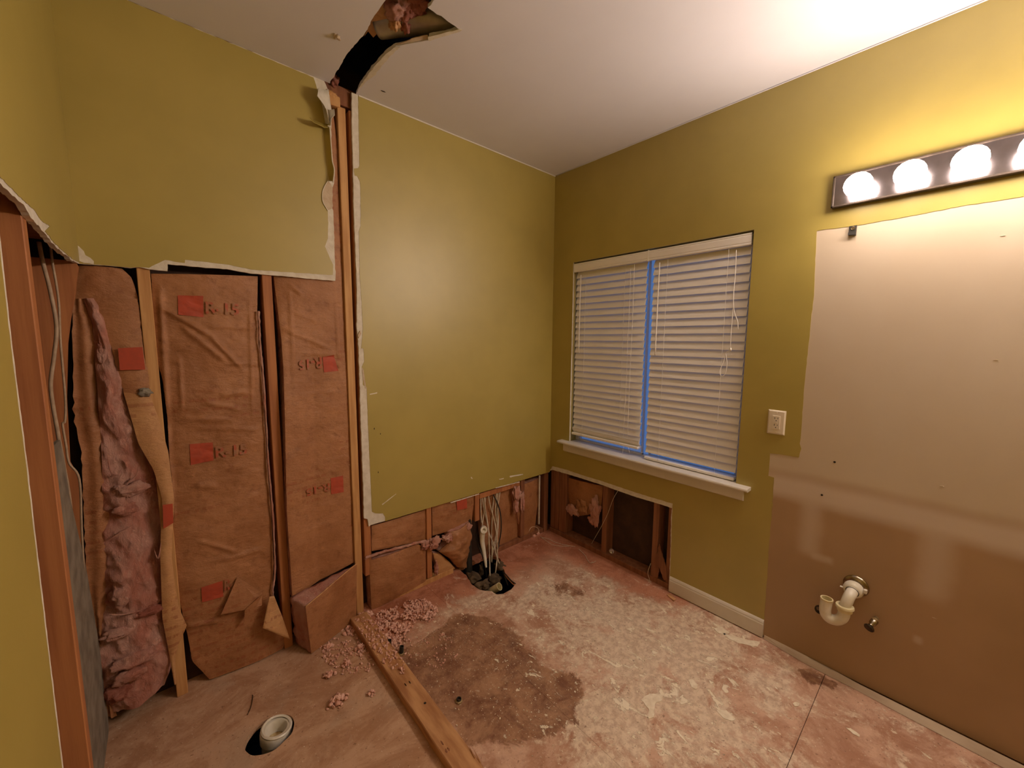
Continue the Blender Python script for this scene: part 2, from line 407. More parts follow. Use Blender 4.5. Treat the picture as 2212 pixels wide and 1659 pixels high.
def lettering(name, text, quad, plane, depth, mat, parent, off=.0022):
    cu = bpy.data.curves.new(name, 'FONT'); cu.body = text; cu.resolution_u = 3
    cu.offset = .03
    to = bpy.data.objects.new(name, cu); COL.objects.link(to)
    dg = bpy.context.evaluated_depsgraph_get(); me = bpy.data.meshes.new_from_object(to.evaluated_get(dg))
    bpy.data.objects.remove(to, do_unlink=True); bpy.data.curves.remove(cu)
    bm = bmesh.new(); bm.from_mesh(me); bmesh.ops.triangulate(bm, faces=bm.faces)
    bmesh.ops.subdivide_edges(bm, edges=[e for e in bm.edges if e.calc_length() > .12], cuts=3)
    xs = [v.co.x for v in bm.verts]; ys = [v.co.y for v in bm.verts]; x0, x1, y0, y1 = min(xs), max(xs), min(ys), max(ys)
    q = [Vector(p) for p in quad]                       # reading order: top-left, top-right, bottom-right, bottom-left
    for v in bm.verts:
        s = (v.co.x-x0)/(x1-x0); t = 1-(v.co.y-y0)/(y1-y0)
        p = (q[0]*(1-s)+q[1]*s)*(1-t)+(q[3]*(1-s)+q[2]*s)*t
        v.co = AXES(plane, p.x, p.y, depth(p.x, p.y)-off)
    bm.to_mesh(me); bm.free(); me.materials.clear()
    return link(name, me, mat, parent)
random.seed(7)
# ================================================================== FLOOR
floor = struct('floor')
def inpoly_sd(X, Y, poly):
    """signed distance to a polygon, positive inside"""
    P = np.array(poly); d = np.full(X.shape, 1e9); ins = np.zeros(X.shape, bool)
    for i in range(len(P)):
        a, b = P[i], P[(i+1) % len(P)]; e = b-a; wx, wy = X-a[0], Y-a[1]
        t = np.clip((wx*e[0]+wy*e[1])/(e@e), 0, 1); d = np.minimum(d, np.hypot(wx-t*e[0], wy-t*e[1]))
        c = ((a[1] <= Y) & (b[1] > Y)) | ((b[1] <= Y) & (a[1] > Y))
        if e[1] != 0: ins ^= c & (X < a[0]+(Y-a[1])/e[1]*e[0])
    return np.where(ins, d, -d)
FIXTURE = [(-1.136,-0.3233),(-1.001,-0.4403),(-0.9478,-0.6078),(-0.9941,-0.8915),(-0.9234,-1.077),(-1.051,-1.152),(-1.1,-1.205),(-1.219,-1.155),(-1.296,-1.131),(-1.477,-0.9562),(-1.522,-0.5445),(-1.537,-0.3248),(-1.386,-0.384),(-1.267,-0.3799)]
ROT = [(-0.1036,-1.71),(-0.0563,-1.751),(-0.0639,-1.81),(-0.0589,-1.849),(-0.1175,-1.841),(-0.1191,-1.806),(-0.1578,-1.772),(-0.1473,-1.737)]
BLOT = [(-0.5254,-0.4928),(-0.3537,-0.554),(-0.3857,-0.6805),(-0.4904,-0.7156),(-0.5949,-0.579)]
def floor_masks(vs):
    A = np.array(vs); X, Y = A[:,0], A[:,1]
    st = np.maximum(inpoly_sd(X, Y, FIXTURE), np.maximum(inpoly_sd(X, Y, ROT)*2.0, inpoly_sd(X, Y, BLOT)*.35-.015))
    dwall = np.minimum(np.maximum(0, -Y), np.maximum(0, -X)*1.35)
    red = np.clip(1.12-dwall/.42, 0, 1)*np.clip((X+1.75)/.2, 0, 1)*np.clip((Y+1.35)/.4, .25, 1)
    pale = np.clip(1-np.hypot((X+.55)/.75, (Y+1.15)/.75), 0, 1)**.6
    pale = np.maximum(pale, np.clip(1-np.hypot((X+1.0)/.45, (Y+.25)/.28), 0, 1)*.8)
    shower = np.clip((-1.56-X)/.05, 0, 1)
    return st, red, pale, shower
def floor_sheet(x0, x1, y0, y1, holes, step=.01):
    nx, ny = round((x1-x0)/step), round((y1-y0)/step); gx, gy = .0005, .0011
    vs = []; idx = {}
    def V(i, j):
        if (i, j) not in idx:
            idx[(i, j)] = len(vs); vs.append((min(max(x0+i*step, x0+gx), x1-gx), min(max(y0+j*step, y0+gy), y1-gy), 0.0))
        return idx[(i, j)]
    rects = []
    for h in holes:
        rects.append((int((min(p[0] for p in h)-x0)/step)-1, int((max(p[0] for p in h)-x0)/step)+2, int((min(p[1] for p in h)-y0)/step)-1, int((max(p[1] for p in h)-y0)/step)+2))
    fs = []
    for j in range(ny):
        for i in range(nx):
            if any(a <= i < b and c <= j < d for a, b, c, d in rects): continue
            fs.append((V(i, j), V(i+1, j), V(i+1, j+1), V(i, j+1)))
    for h, (a, b, c, d) in zip(holes, rects):
        ring = [V(i, c) for i in range(a, b)]+[V(b, j) for j in range(c, d)]+[V(i, d) for i in range(b, a, -1)]+[V(a, j) for j in range(d, c, -1)]
        k = len(vs); vs.extend((p[0], p[1], 0.0) for p in h); ids = ring+list(range(k, k+len(h)))
        for t in tessellate_polygon([[Vector(vs[q]) for q in ring], [Vector((p[0], p[1], 0)) for p in h]]): fs.append(tuple(ids[q] for q in t))
        k2 = len(vs); vs.extend((p[0], p[1], -.02) for p in h); n = len(h)
        for i in range(n): fs.append((k+i, k+(i+1) % n, k2+(i+1) % n, k2+i))
    edge = [V(i, 0) for i in range(nx)]+[V(nx, j) for j in range(ny)]+[V(i, ny) for i in range(nx, 0, -1)]+[V(0, j) for j in range(ny, 0, -1)]
    k = len(vs); vs.extend((vs[q][0], vs[q][1], -.02) for q in edge); n = len(edge)
    for i in range(n): fs.append((edge[i], edge[(i+1) % n], k+(i+1) % n, k+i))
    me = bpy.data.meshes.new('plywood_sheet'); me.from_pydata(vs, [], fs); me.update()
    for nm, arr in zip(('stain', 'red', 'pale', 'shower'), floor_masks(vs)):
        at = me.attributes.new(nm, 'FLOAT', 'POINT'); at.data.foreach_set('value', arr.astype(np.float32))
    bm = bmesh.new(); bm.from_mesh(me); bmesh.ops.recalc_face_normals(bm, faces=bm.faces)
    if sum(f.normal.z*f.calc_area() for f in bm.faces) < 0: bmesh.ops.reverse_faces(bm, faces=bm.faces)
    bm.to_mesh(me); bm.free()
    return link('plywood_sheet', me, FLOORM, floor)
def ellipse(c, a, b, rot, n=40, wob=.0, seed=0):
    out = []
    for i in range(n):
        t = 2*math.pi*i/n; k = 1+noise.noise(Vector((math.cos(t)*2, math.sin(t)*2, seed)))*wob
        x, y = a*k*math.cos(t), b*k*math.sin(t); out.append((c[0]+x*math.cos(rot)-y*math.sin(rot), c[1]+x*math.sin(rot)+y*math.cos(rot)))
    return out
DRAIN_HOLE = ellipse((-2.040, -.428), .084, .078, .2, 44, .05)
CHASE = rag([(-0.8546,-0.0623),(-0.881,-0.1446),(-0.8846,-0.2141),(-0.866,-0.2654),(-0.8326,-0.303),(-0.8292,-0.3444),(-0.7963,-0.3686),(-0.7139,-0.3619),(-0.6738,-0.3423),(-0.661,-0.2492),(-0.5974,-0.119),(-0.5595,-0.0516)]+[(-.60,.03),(-.86,.03)], .02, .006, 3)
YT, XT, XLL = .10, .10, -2.61
floor_sheet(XLL, -1.11, YF, YT, [DRAIN_HOLE]); floor_sheet(-1.11, XT-.01, -1.80, YT, [CHASE]); floor_sheet(-1.11, XT-.01, YF, -1.80, [])
# crawl space under the floor
bv = [(-2.7,YF-.1,-.6),(.2,YF-.1,-.6),(.2,.2,-.6),(-2.7,.2,-.6),(-2.7,YF-.1,-.012),(.2,YF-.1,-.012),(.2,.2,-.012),(-2.7,.2,-.012)]
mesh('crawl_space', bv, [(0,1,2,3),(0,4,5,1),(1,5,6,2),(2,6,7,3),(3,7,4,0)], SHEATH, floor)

# ================================================================== BACK WALL  (y = 0)
wb = struct('wall_back')
CEIL_L = [(-1.647,2.736)][0][0]
gypL = [(XL-.002, 1.796),(XL-.002, H)]+[(-1.600, H)]+[(-1.58,2.701),(-1.572,2.628),(-1.575,2.557),(-1.58,2.473),(-1.58,2.389),(-1.57,2.344),(-1.574,2.288),(-1.582,2.268),(-1.587,2.17),(-1.583,2.161),(-1.583,2.084),(-1.585,1.959),(-1.584,1.858),(-1.587,1.825)]+[(-1.587,1.825),(-1.727,1.822),(-1.808,1.823),(-1.891,1.821),(-1.942,1.82),(-2.027,1.829),(-2.111,1.826),(-2.217,1.825),(-2.219,1.798),(-2.273,1.799),(-2.3,1.803)]+[(-2.324,1.797),(-2.381,1.798)]
plate('drywall_sheet', rag(gypL, .012, .0014, 1), [], 'B', .0006, DW, GYP, wb)
grL = [(XL-.002, 1.797),(XL-.002, H)]+[(-1.647,2.736),(-1.637,2.707),(-1.613,2.62),(-1.603,2.542),(-1.6,2.443),(-1.595,2.343),(-1.59,2.297),(-1.601,2.297),(-1.619,2.265),(-1.631,2.238),(-1.631,2.19),(-1.609,2.153),(-1.61,2.085),(-1.614,2.023),(-1.629,1.984),(-1.615,1.949),(-1.595,1.901),(-1.598,1.853)]+[(-1.615,1.85),(-1.789,1.843),(-1.937,1.837),(-2.026,1.848),(-2.162,1.849),(-2.164,1.836),(-2.223,1.84),(-2.272,1.804),(-2.3,1.803)]+[(-2.324,1.798),(-2.381,1.799)]
plate('paint_layer', rag(grL, .012, .0012, 2), [], 'B', -.0008, .0006, GREEN, wb)
tornL = [(-1.601,2.294),(-1.619,2.264),(-1.63,2.239),(-1.63,2.191),(-1.609,2.156),(-1.587,2.17),(-1.582,2.268),(-1.59,2.283)]
plate('torn_paper_patch', tornL, [], 'B', -.0004, .0006, PAPER, wb)
gypR = [(-1.473,2.726),(-1.477,2.586),(-1.479,2.409),(-1.483,2.204)]+[(-1.481,1.799),(-1.489,1.594),(-1.484,1.525),(-1.484,1.367),(-1.486,1.098),(-1.485,0.8212),(-1.487,0.561),(-1.468,0.5506),(-1.463,0.5054)]+[(-1.452,0.5107)]+[(-.0005, .4955),(-.0005, H)]+[[(-1.473,2.735)][0][0:1]+(H,)]
plate('drywall_sheet', rag(gypR, .012, .0012, 3), [], 'B', .0006, DW, GYP, wb)
grR = [(-1.442,2.733),(-1.444,2.597),(-1.447,2.406),(-1.454,2.393),(-1.475,2.385),(-1.473,2.353),(-1.461,2.353),(-1.449,2.333),(-1.446,2.298),(-1.448,2.2)]+[(-1.451,2.115),(-1.461,2.084),(-1.465,1.845)]+[(-1.46,1.733),(-1.458,1.595),(-1.471,1.49),(-1.458,1.488),(-1.457,1.419),(-1.47,1.393),(-1.467,1.295),(-1.448,1.28),(-1.448,1.093),(-1.445,0.8597),(-1.442,0.5862),(-1.423,0.5711),(-1.38,0.5583),(-1.368,0.5348),(-1.369,0.5081)]+[(-.0005, .4965),(-.0005, H-.004),([(-1.442,2.733)][0][0], H-.004)]
plate('paint_layer', rag(grR, .012, .0009, 4), [], 'B', -.0008, .0006, GREEN, wb)
plate('caulk_bead', [(-1.44,H-.0065),(-.0005,H-.0065),(-.0005,H-.0005),(-1.44,H-.0005)], [], 'B', -.004, -.0006, WHITE, wb)
# raised ridge of old wallboard layer beside the gap
plate('torn_paper_patch', rag([(-1.488,1.559),(-1.475,1.581),(-1.469,1.568),(-1.483,1.542)], .01, .002, 5), [], 'B', -.006, -.0002, PAPER, wb)
plate('torn_paper_patch', rag([(-1.47,1.391),(-1.462,1.375),(-1.454,1.292),(-1.449,1.275),(-1.457,1.276),(-1.467,1.33)], .01, .001, 6), [], 'B', -.0016, -.0006, PAPER, wb)
# nicks that show the white board through the paint
for i, q in enumerate(([(-0.4284,0.5596),(-0.2945,0.5454),(-0.2944,0.5381),(-0.4249,0.5483)], [(-0.5276,0.5608),(-0.484,0.5567),(-0.484,0.5515),(-0.5221,0.5535)], [(-0.7736,0.6303),(-0.7641,0.6298),(-0.7546,0.6146),(-0.7642,0.6152)], [(-1.385,0.6127),(-1.3,0.6537),(-1.298,0.6503),(-1.382,0.6077)], [(-0.5594,0.506),(-0.3296,0.4939),(-0.3295,0.4885),(-0.5562,0.4983)], [(-0.9327,0.5005),(-0.7032,0.4987),(-0.7003,0.493),(-0.9292,0.4932)],[(-1.434,1.245),(-1.392,1.251),(-1.393,1.244),(-1.432,1.24)])):
    plate('paint_nick', rag(q, .006, .0012, 10+i), [], 'B', -.0013, -.0007, GYP, wb)
for i, q in enumerate([(-1.415,1.051),(-1.381,1.018),(-1.4,0.8024)]+[(-1.414,1.053)]): lump('nail_dimple', (q[0], -.0008, q[1]), (.0022, .0012, .005), DKMET, wb, i, .2, sub=2)
# the loose flap of painted paper standing off the wall beside the gap
fl = [([(-1.592,2.621)], 0)]
def flap(name, base, tip, mat, seed):
    n = 10; vs = []
    for j, (a, b) in enumerate(zip(base, tip)):
        A, B_ = Vector(a), Vector(b)
        for i in range(n+1):
            s = i/n; p = A.lerp(B_, s); p.y = A.y+(B_.y-A.y)*s**1.7; p += noise.noise_vector(p*50)*.002*s; vs.append(p)
    fs = [(j*(n+1)+i, j*(n+1)+i+1, (j+1)*(n+1)+i+1, (j+1)*(n+1)+i) for j in range(len(base)-1) for i in range(n)]
    o = mesh(name, vs, fs, mat, wb, True); m = o.modifiers.new('thickness', 'SOLIDIFY'); m.thickness = .0012; return o
flap('paper_flap', [(-1.614,-0.001,2.532),(-1.612,-0.001,2.486),(-1.608,-0.001,2.428),(-1.605,-0.001,2.37),(-1.602,-0.001,2.323),(-1.593,-0.001,2.296)], [(-1.591,-0.034,2.528),(-1.593,-0.034,2.481),(-1.591,-0.034,2.422),(-1.589,-0.034,2.376),(-1.583,-0.034,2.337),(-1.592,-0.034,2.287)], GREEN, 1)
flap('paper_flap', [(-1.583,-0.001,2.711),(-1.581,-0.001,2.683),(-1.58,-0.001,2.649),(-1.579,-0.001,2.614),(-1.579,-0.001,2.567)], [(-1.646,-0.07,2.666),(-1.656,-0.07,2.625),(-1.631,-0.07,2.6),(-1.618,-0.07,2.578),(-1.608,-0.07,2.531)], GYP, 2)
flap('paper_flap', [(-1.59,-0.001,2.622),(-1.591,-0.001,2.592),(-1.592,-0.001,2.563),(-1.59,-0.001,2.54)], [(-1.578,-0.05,2.606),(-1.577,-0.05,2.581),(-1.589,-0.05,2.561),(-1.595,-0.05,2.531)], GYP, 3)
flap('paper_flap', [(-1.587,-0.002,2.554),(-1.587,-0.002,2.545),(-1.59,-0.002,2.537)], [(-1.687,-0.06,2.526),(-1.671,-0.06,2.51),(-1.635,-0.06,2.507)], GREEN, 4)
tube('paper_edge', [(-1.603,-0.034,2.528),(-1.595,-0.034,2.526),(-1.593,-0.034,2.481),(-1.591,-0.034,2.422),(-1.589,-0.034,2.376),(-1.582,-0.034,2.337),(-1.59,-0.034,2.281)], .0028, GYP, wb, 4, 6)
tube('paper_edge', [(-1.603,-0.004,2.293),(-1.62,-0.004,2.263),(-1.631,-0.004,2.231),(-1.631,-0.004,2.192),(-1.619,-0.004,2.168),(-1.61,-0.004,2.154)], .0022, GYP, wb, 4, 6)
# studs, plates, sheathing
def stud(x0, x1, z0, z1, mat=WOOD, y0=DW, y1=.098, parent=wb): return box('stud', (x0, y0, z0), (x1, y1, z1), mat, parent, .002)
stud(-2.309, -2.271, .0, 2.66); stud(-1.899, -1.861, .0, 2.66, REDW); stud(-1.540, -1.502, .0, 2.66)  # second stud's darker red wood paints in the shadow it stands in
stud(-1.486, -1.448, .215, 2.66, REDW); stud(-1.098, -1.064, .038, 2.66, REDW); stud(-.727, -.690, .30, 2.66, REDW)
stud(-.045, -.002, .0, 2.66, DARKW); stud(-.30, -.262, .038, .9, DARKW)
box('top_plate', (-2.61, DW+.01, 2.675), (0.0, .098, H+.02), DARKW, wb); box('splintered_block', (-1.602, .004, 2.652), (-1.528, .05, 2.700), WOOD, wb, .004); lump('splinter', (-1.570, .006, 2.700), (.026, .010, .012), WOOD, wb, 4, .4)
box('bottom_plate', (-1.448, DW+.002, .0), (-.905, .098, .032), WOOD, wb); box('bottom_plate', (-.585, DW+.004, .0), (-.05, .098, .034), DARKW, wb)
box('blocking', (-.688, DW, .452), (-.31, .06, .488), REDW, wb)
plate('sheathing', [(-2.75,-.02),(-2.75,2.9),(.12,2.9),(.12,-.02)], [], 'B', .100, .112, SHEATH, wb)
box('drywall_corner_strip', (-.112, .004, .09), (-.104, .016, .487), GYP, wb, .001)

# ================================================================== WINDOW WALL  (x = 0)
wr = struct('wall_right')
WY0, WY1, WZ0, WZ1 = -.192, -1.352, .772, 2.095
hole = [(WY0,WZ0),(WY1,WZ0),(WY1,WZ1),(WY0,WZ1)]
topcut = [(-1.01,0.5308),(-0.8847,0.5295),(-0.7425,0.5249),(-0.5873,0.5271),(-0.5044,0.53),(-0.3615,0.5287),(-0.195,0.5251),(-0.027,0.5184)]
botedge = [(-1.017,-0.0113),(-1.014,0.2467),(-1.006,0.4859)]
gy = rag(botedge+topcut, .014, .0014, 21, False)+[(-.0,.505),(0,H),(-1.42,H),(-1.42,.004)]
plate('drywall_sheet', gy, [hole], 'R', .0006, DW, GYP, wr)
plate('drywall_sheet', [(-1.4202,.012),(-1.4202,H),(YF,H),(YF,.012)], [], 'R', .0006, DW, BARE, wr)
mir = [(-2.185,2.041),(-2.035,2.043),(-1.935,2.038),(-1.753,2.034),(-1.728,2.034),(-1.649,2.039),(-1.609,2.038),(-1.611,1.982),(-1.615,1.868),(-1.62,1.753),(-1.617,1.625)]+[(-1.614,1.297),(-1.617,1.164),(-1.618,1.11),(-1.616,1.055),(-1.624,1.033),(-1.618,0.9887),(-1.566,0.9872),(-1.531,0.9853),(-1.497,0.9813),(-1.498,0.9302),(-1.498,0.8649),(-1.523,0.8625),(-1.524,0.7847),(-1.527,0.6981)]+[(-1.52,0.8625),(-1.526,0.6669),(-1.525,0.514),(-1.528,0.3985),(-1.53,0.1924),(-1.532,0.0107)]
green = [(0,.508),(0,H),(YF,H),(YF,mir[0][1]+.004)]+rag(mir, .02, .0016, 22, False)+rag([(-1.02,-0.0181),(-1.019,0.2491),(-1.013,0.4721),(-1.013,0.5612),(-0.8833,0.557),(-0.7411,0.5553),(-0.5861,0.557),(-0.5032,0.5589),(-0.3261,0.5552),(-0.169,0.5578),(-0.0262,0.549)], .014, .0012, 23, False)
plate('paint_layer', green, [hole], 'R', -.0010, .0006, GREEN, wr)
for nm, a, b in (('jamb', (.0127,WY0,WZ0),(.12,WY0+.0127,WZ1)), ('jamb', (.0127,WY1-.0127,WZ0),(.12,WY1,WZ1)), ('head_jamb', (.0127,WY1,WZ1),(.12,WY0,WZ1+.0127)), ('rough_sill', (.0127,WY1,WZ0-.0127),(.12,WY0,WZ0))):
    box(nm, a, b, GREEN if nm != 'rough_sill' else WHITE, wr, .0005)
def rstud(y0, y1, z0=.0, z1=.75, mat=DARKW, x1=.098): return box('stud', (DW, y0, z0), (x1, y1, z1), mat, wr, .002)
rstud(-.003, -.046, .04, H, DARKW); rstud(-.049, -.088, .04, H, DARKW); rstud(-.093, -.165, .04, .76, DARKW)
rstud(-.500, -.538, .036, .75, DARKW); rstud(-.885, -.923, .036, .75, DARKW); rstud(-.985, -1.02, .036, .75, DARKW); rstud(-1.37, -1.41, .04, H, DARKW)
rstud(-1.75, -1.79, .04, H, DARKW); rstud(-2.2, -2.24, .04, H, DARKW)
box('bottom_plate', (DW-.004, -1.05, .0), (.098, 0, .036), DARKW, wr, .002)
rs = [(.112,-.02),(.112,2.9),(YF-.1,2.9),(YF-.1,-.02)]
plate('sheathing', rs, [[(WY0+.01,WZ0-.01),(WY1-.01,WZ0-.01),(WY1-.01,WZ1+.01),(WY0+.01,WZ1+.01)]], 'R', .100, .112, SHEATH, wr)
# ragged slip of board end beside the right stud of the opening
plate('splintered_board', rag([(-0.9021,0.112),(-0.9244,0.1812),(-0.9368,0.2701),(-0.9847,0.1495),(-1.001,0.0659),(-0.9817,0.0481),(-0.9443,0.1228),(-0.9398,0.0447),(-0.9016,0.0349)], .01, .003, 30), [], 'R', .004, .012, DARKW, wr)
plate('paint_ridge', rag([(-1.016,0.3733),(-1.086,0.3806),(-1.117,0.3731),(-1.115,0.3687),(-1.071,0.3685),(-1.017,0.3678)], .008, .001, 31), [], 'R', -.0022, -.001, GREEN, wr)
for i, q in enumerate([(-1.718,0.832)]+[(-1.752,0.9979)]):
    sc = lathe('screw_head', [(0,-.0005),(.0045,-.0005),(.0045,.002),(.002,.003),(0,.002)], (-.0005, q[0], q[1]), (-1,0,0), DKMET, wr, 12)
for i, q in enumerate([(-2.151,1.917)]+[(-2.174,1.48),(-2.085,0.981)]+[(-2.11,0.4385)]): lump('wall_scuff', (-.0004, q[0], q[1]), (.0007, .006, .0012), PAPER, wr, i, .3, sub=2)

# ================================================================== LEFT WALL  (x = XL)
wl = struct('wall_left')
def Lp(pts): return pts
gt = [(-0.9775,1.816),(-0.923,1.812),(-0.8597,1.811),(-0.7584,1.815),(-0.708,1.802),(-0.579,1.793),(-0.4176,1.782),(-0.1485,1.786)]
edge = [(-1.009,0.7096),(-0.9944,1.083),(-0.9814,1.31),(-0.9787,1.52),(-0.9647,1.72),(-0.9651,1.766)]
gb = rag([(-1.02,.0)]+edge, .012, .0016, 41, False)+rag(gt, .01, .003, 42, False)+[(0,1.795),(0,H),(YF,H),(YF,0)]
plate('drywall_sheet', gb, [], 'R', XL-DW, XL-.0006, GYP, wl)
gg = [(-0.9729,1.827),(-0.9186,1.822),(-0.8548,1.822),(-0.7619,1.822),(-0.6563,1.826),(-0.5928,1.817),(-0.4807,1.826),(-0.5609,1.798),(-0.4252,1.788),(-0.1699,1.788)]
gpl = rag([(-1.038,.0)]+[(a-.017, b) for a, b in edge], .012, .0014, 43, False)+rag(gg, .01, .002, 44, False)+[(0,1.80),(0,H),(YF,H),(YF,0)]
plate('paint_layer', gpl, [], 'R', XL-.0006, XL+.0008, GREEN, wl)
lb = XL-DW
box('stud', (lb-.14, -.703, 0), (lb, -.665, 2.66), REDW, wl, .002)
plate('broken_stud', [(-2.607,1.80),(-2.607,.003)]+[(-2.565,.003)]+[(-2.524,0.699),(-2.521,0.8431),(-2.512,1.028)]+[(-2.53,1.093),(-2.52,1.326),(-2.502,1.516),(-2.488,1.604),(-2.47,1.693),(-2.456,1.784)]+[(-2.462,1.80)], [], 'B', -.028, -.002, REDW, wl)
box('stud', (lb-.14, -1.11, 0), (lb, -1.072, 2.66), REDW, wl, .002)
box('bottom_plate', (lb-.14, -1.6, 0), (lb-.004, -.72, .036), WOODH, wl, .002); box('header', (lb-.14, -1.072, 1.86), (lb-.002, -.028, 2.0), DARKW, wl, .002)
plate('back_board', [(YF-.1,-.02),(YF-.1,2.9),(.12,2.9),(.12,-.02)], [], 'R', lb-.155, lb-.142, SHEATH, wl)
plate('cement_board', rag([(-0.245,1.218),(-0.2218,1.149),(-0.2042,1.013),(-0.0714,0.7194),(0.0131,0.3493),(0.0169,0.0501)]+[(-.0,.002),(-.655,.002),(-.655,1.24)], .02, .003, 45), [], 'R', XL-.070, XL-.060, GREY, wl)
for pts, r in (([(-2.526,-0.12,1.816),(-2.523,-0.12,1.777),(-2.515,-0.12,1.692),(-2.51,-0.12,1.576),(-2.522,-0.12,1.482),(-2.536,-0.12,1.399),(-2.539,-0.12,1.339),(-2.535,-0.12,1.217),(-2.532,-0.12,1.129)], .0055), ([(-2.506,-0.1,1.822),(-2.505,-0.1,1.782),(-2.502,-0.1,1.707),(-2.502,-0.1,1.636),(-2.508,-0.1,1.517),(-2.512,-0.1,1.335),(-2.519,-0.1,1.255),(-2.525,-0.1,1.246),(-2.523,-0.1,1.173),(-2.521,-0.1,1.11)], .0032)):
    pass
wf = struct('wall_front'); box('drywall_sheet', (XL-.2, YF-DW, 0), (.12, YF, H), GREEN, wf, 0)
# smear of compound in the corner of the left and back walls
plate('compound_smear', rag([(-2.464,1.866),(-2.451,1.856),(-2.44,1.841),(-2.418,1.809),(-2.419,1.797),(-2.467,1.805)], .01, .003, 46), [], 'B', -.0016, -.0008, GYP, wb)

# ================================================================== CEILING
cg = struct('ceiling', (0, 0, H))
chole = rag([(-1.574,0.0318),(-1.577,-0.0804),(-1.579,-0.1627),(-1.582,-0.2639),(-1.574,-0.3566),(-1.57,-0.4135),(-1.576,-0.4915),(-1.575,-0.5586),(-1.574,-0.6214),(-1.577,-0.6993),(-1.556,-0.793),(-1.49,-0.8159),(-1.448,-0.7623),(-1.446,-0.7292),(-1.446,-0.6923),(-1.422,-0.6914),(-1.373,-0.6906),(-1.306,-0.6839),(-1.333,-0.627),(-1.372,-0.5726),(-1.364,-0.5532),(-1.393,-0.5126),(-1.416,-0.481),(-1.448,-0.4346),(-1.461,-0.378),(-1.465,-0.2978),(-1.467,-0.22),(-1.465,-0.1407),(-1.462,-0.0696),(-1.454,-0.0183)], .014, .0025, 51, False)
chole = [(x, min(y, -.0015)) for x, y in chole[:-1]]
plate('drywall_sheet', [(XL-.15,YF-.1),(.1,YF-.1),(.1,.0),(chole[-1][0]+.004,.0)]+chole[::-1]+[(chole[0][0]-.004,.0),(XL-.15,.0)], [], 'F', H, H+DW, CEIL, cg)
# torn paper still hanging along the edge of the hole
rim = [(-1.462,-0.0713),(-1.465,-0.1406),(-1.467,-0.2199),(-1.465,-0.2978),(-1.461,-0.3773),(-1.45,-0.4316),(-1.434,-0.4455),(-1.442,-0.3724),(-1.444,-0.2873),(-1.442,-0.1996),(-1.454,-0.1266),(-1.456,-0.0637)]
plate('torn_paper_patch', rag(rim, .01, .003, 52), [], 'F', H-.003, H-.0002, GYP, cg)
plate('torn_paper_patch', rag([(-1.377,-0.5717),(-1.308,-0.6871),(-1.296,-0.6949),(-1.298,-0.6809),(-1.365,-0.5544)], .01, .0015, 53), [], 'F', H-.004, H-.0002, GYP, cg)
plate('torn_paper_patch', rag([(-1.449,-0.436),(-1.366,-0.5568),(-1.377,-0.5705),(-1.407,-0.5277),(-1.427,-0.4818)], .01, .002, 54), [], 'F', H+.003, H+.006, PAPER, cg)
q = [(-1.648,-0.3277)][0]; lump('ceiling_scab', (q[0], q[1], H-.004), (.014, .011, .005), PAPER, cg, 3, .4)
q = [(-1.652,-0.3414)][0]; lump('ceiling_scab', (q[0]+.003, q[1], H-.010), (.004, .004, .007), PAPER, cg, 5, .4)
q = [(-1.362,-0.1128)][0]; lump('ceiling_nick', (q[0], q[1], H-.001), (.012, .003, .002), DKMET, cg, 6, .3, sub=2)
tube('wall_joint_bead', [(-.0035, -.02, H-.003), (-.0035, -1.5, H-.003), (-.0035, YF, H-.003)], .003, CEIL, cg, 4, 6)
# attic above the hole
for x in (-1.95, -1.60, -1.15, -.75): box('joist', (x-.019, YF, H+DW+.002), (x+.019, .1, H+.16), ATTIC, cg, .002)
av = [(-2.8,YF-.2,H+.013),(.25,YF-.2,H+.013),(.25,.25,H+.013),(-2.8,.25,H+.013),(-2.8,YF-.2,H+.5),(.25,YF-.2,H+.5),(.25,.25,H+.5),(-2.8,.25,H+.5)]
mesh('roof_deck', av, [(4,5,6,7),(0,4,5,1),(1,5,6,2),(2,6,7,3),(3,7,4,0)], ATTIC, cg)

# ================================================================== WINDOW
w1 = struct('window_1', (.09, (WY0+WY1)/2, WZ0))
fx0, fx1 = .070, .112; fr = .008; zs = .785
for a, b in (((fx0,WY1,zs),(fx1,WY0,zs+fr)), ((fx0,WY1,WZ1-.04),(fx1,WY0,WZ1)), ((fx0,WY1,zs),(fx1,WY1+.032,WZ1)), ((fx0,WY0-.032,zs),(fx1,WY0,WZ1))): box('window_frame', a, b, FRAME, w1, .003)
ym = -.772
for k, (ya, yb, xo) in enumerate(((WY0-.03, ym+.018, .0), (ym-.018, WY1+.03, .012))):
    sr = .011; x0, x1 = fx0+.004+xo, fx0+.022+xo; z0, z1 = zs+fr-.002, WZ1-.038
    s = box('sash', (x0, min(ya,yb), z0), (x1, max(ya,yb), z0+sr), FRAME, w1, .002)
    for a, b in (((x0,min(ya,yb),z1-sr),(x1,max(ya,yb),z1)), ((x0,min(ya,yb),z0),(x1,min(ya,yb)+sr,z1)), ((x0,max(ya,yb)-sr,z0),(x1,max(ya,yb),z1))): box('sash', a, b, FRAME, w1, .002)
    box('pane', ((x0+x1)/2-.002, min(ya,yb)+sr-.002, z0+sr-.002), ((x0+x1)/2+.002, max(ya,yb)-sr+.002, z1-sr+.002), GLASS, w1, 0)
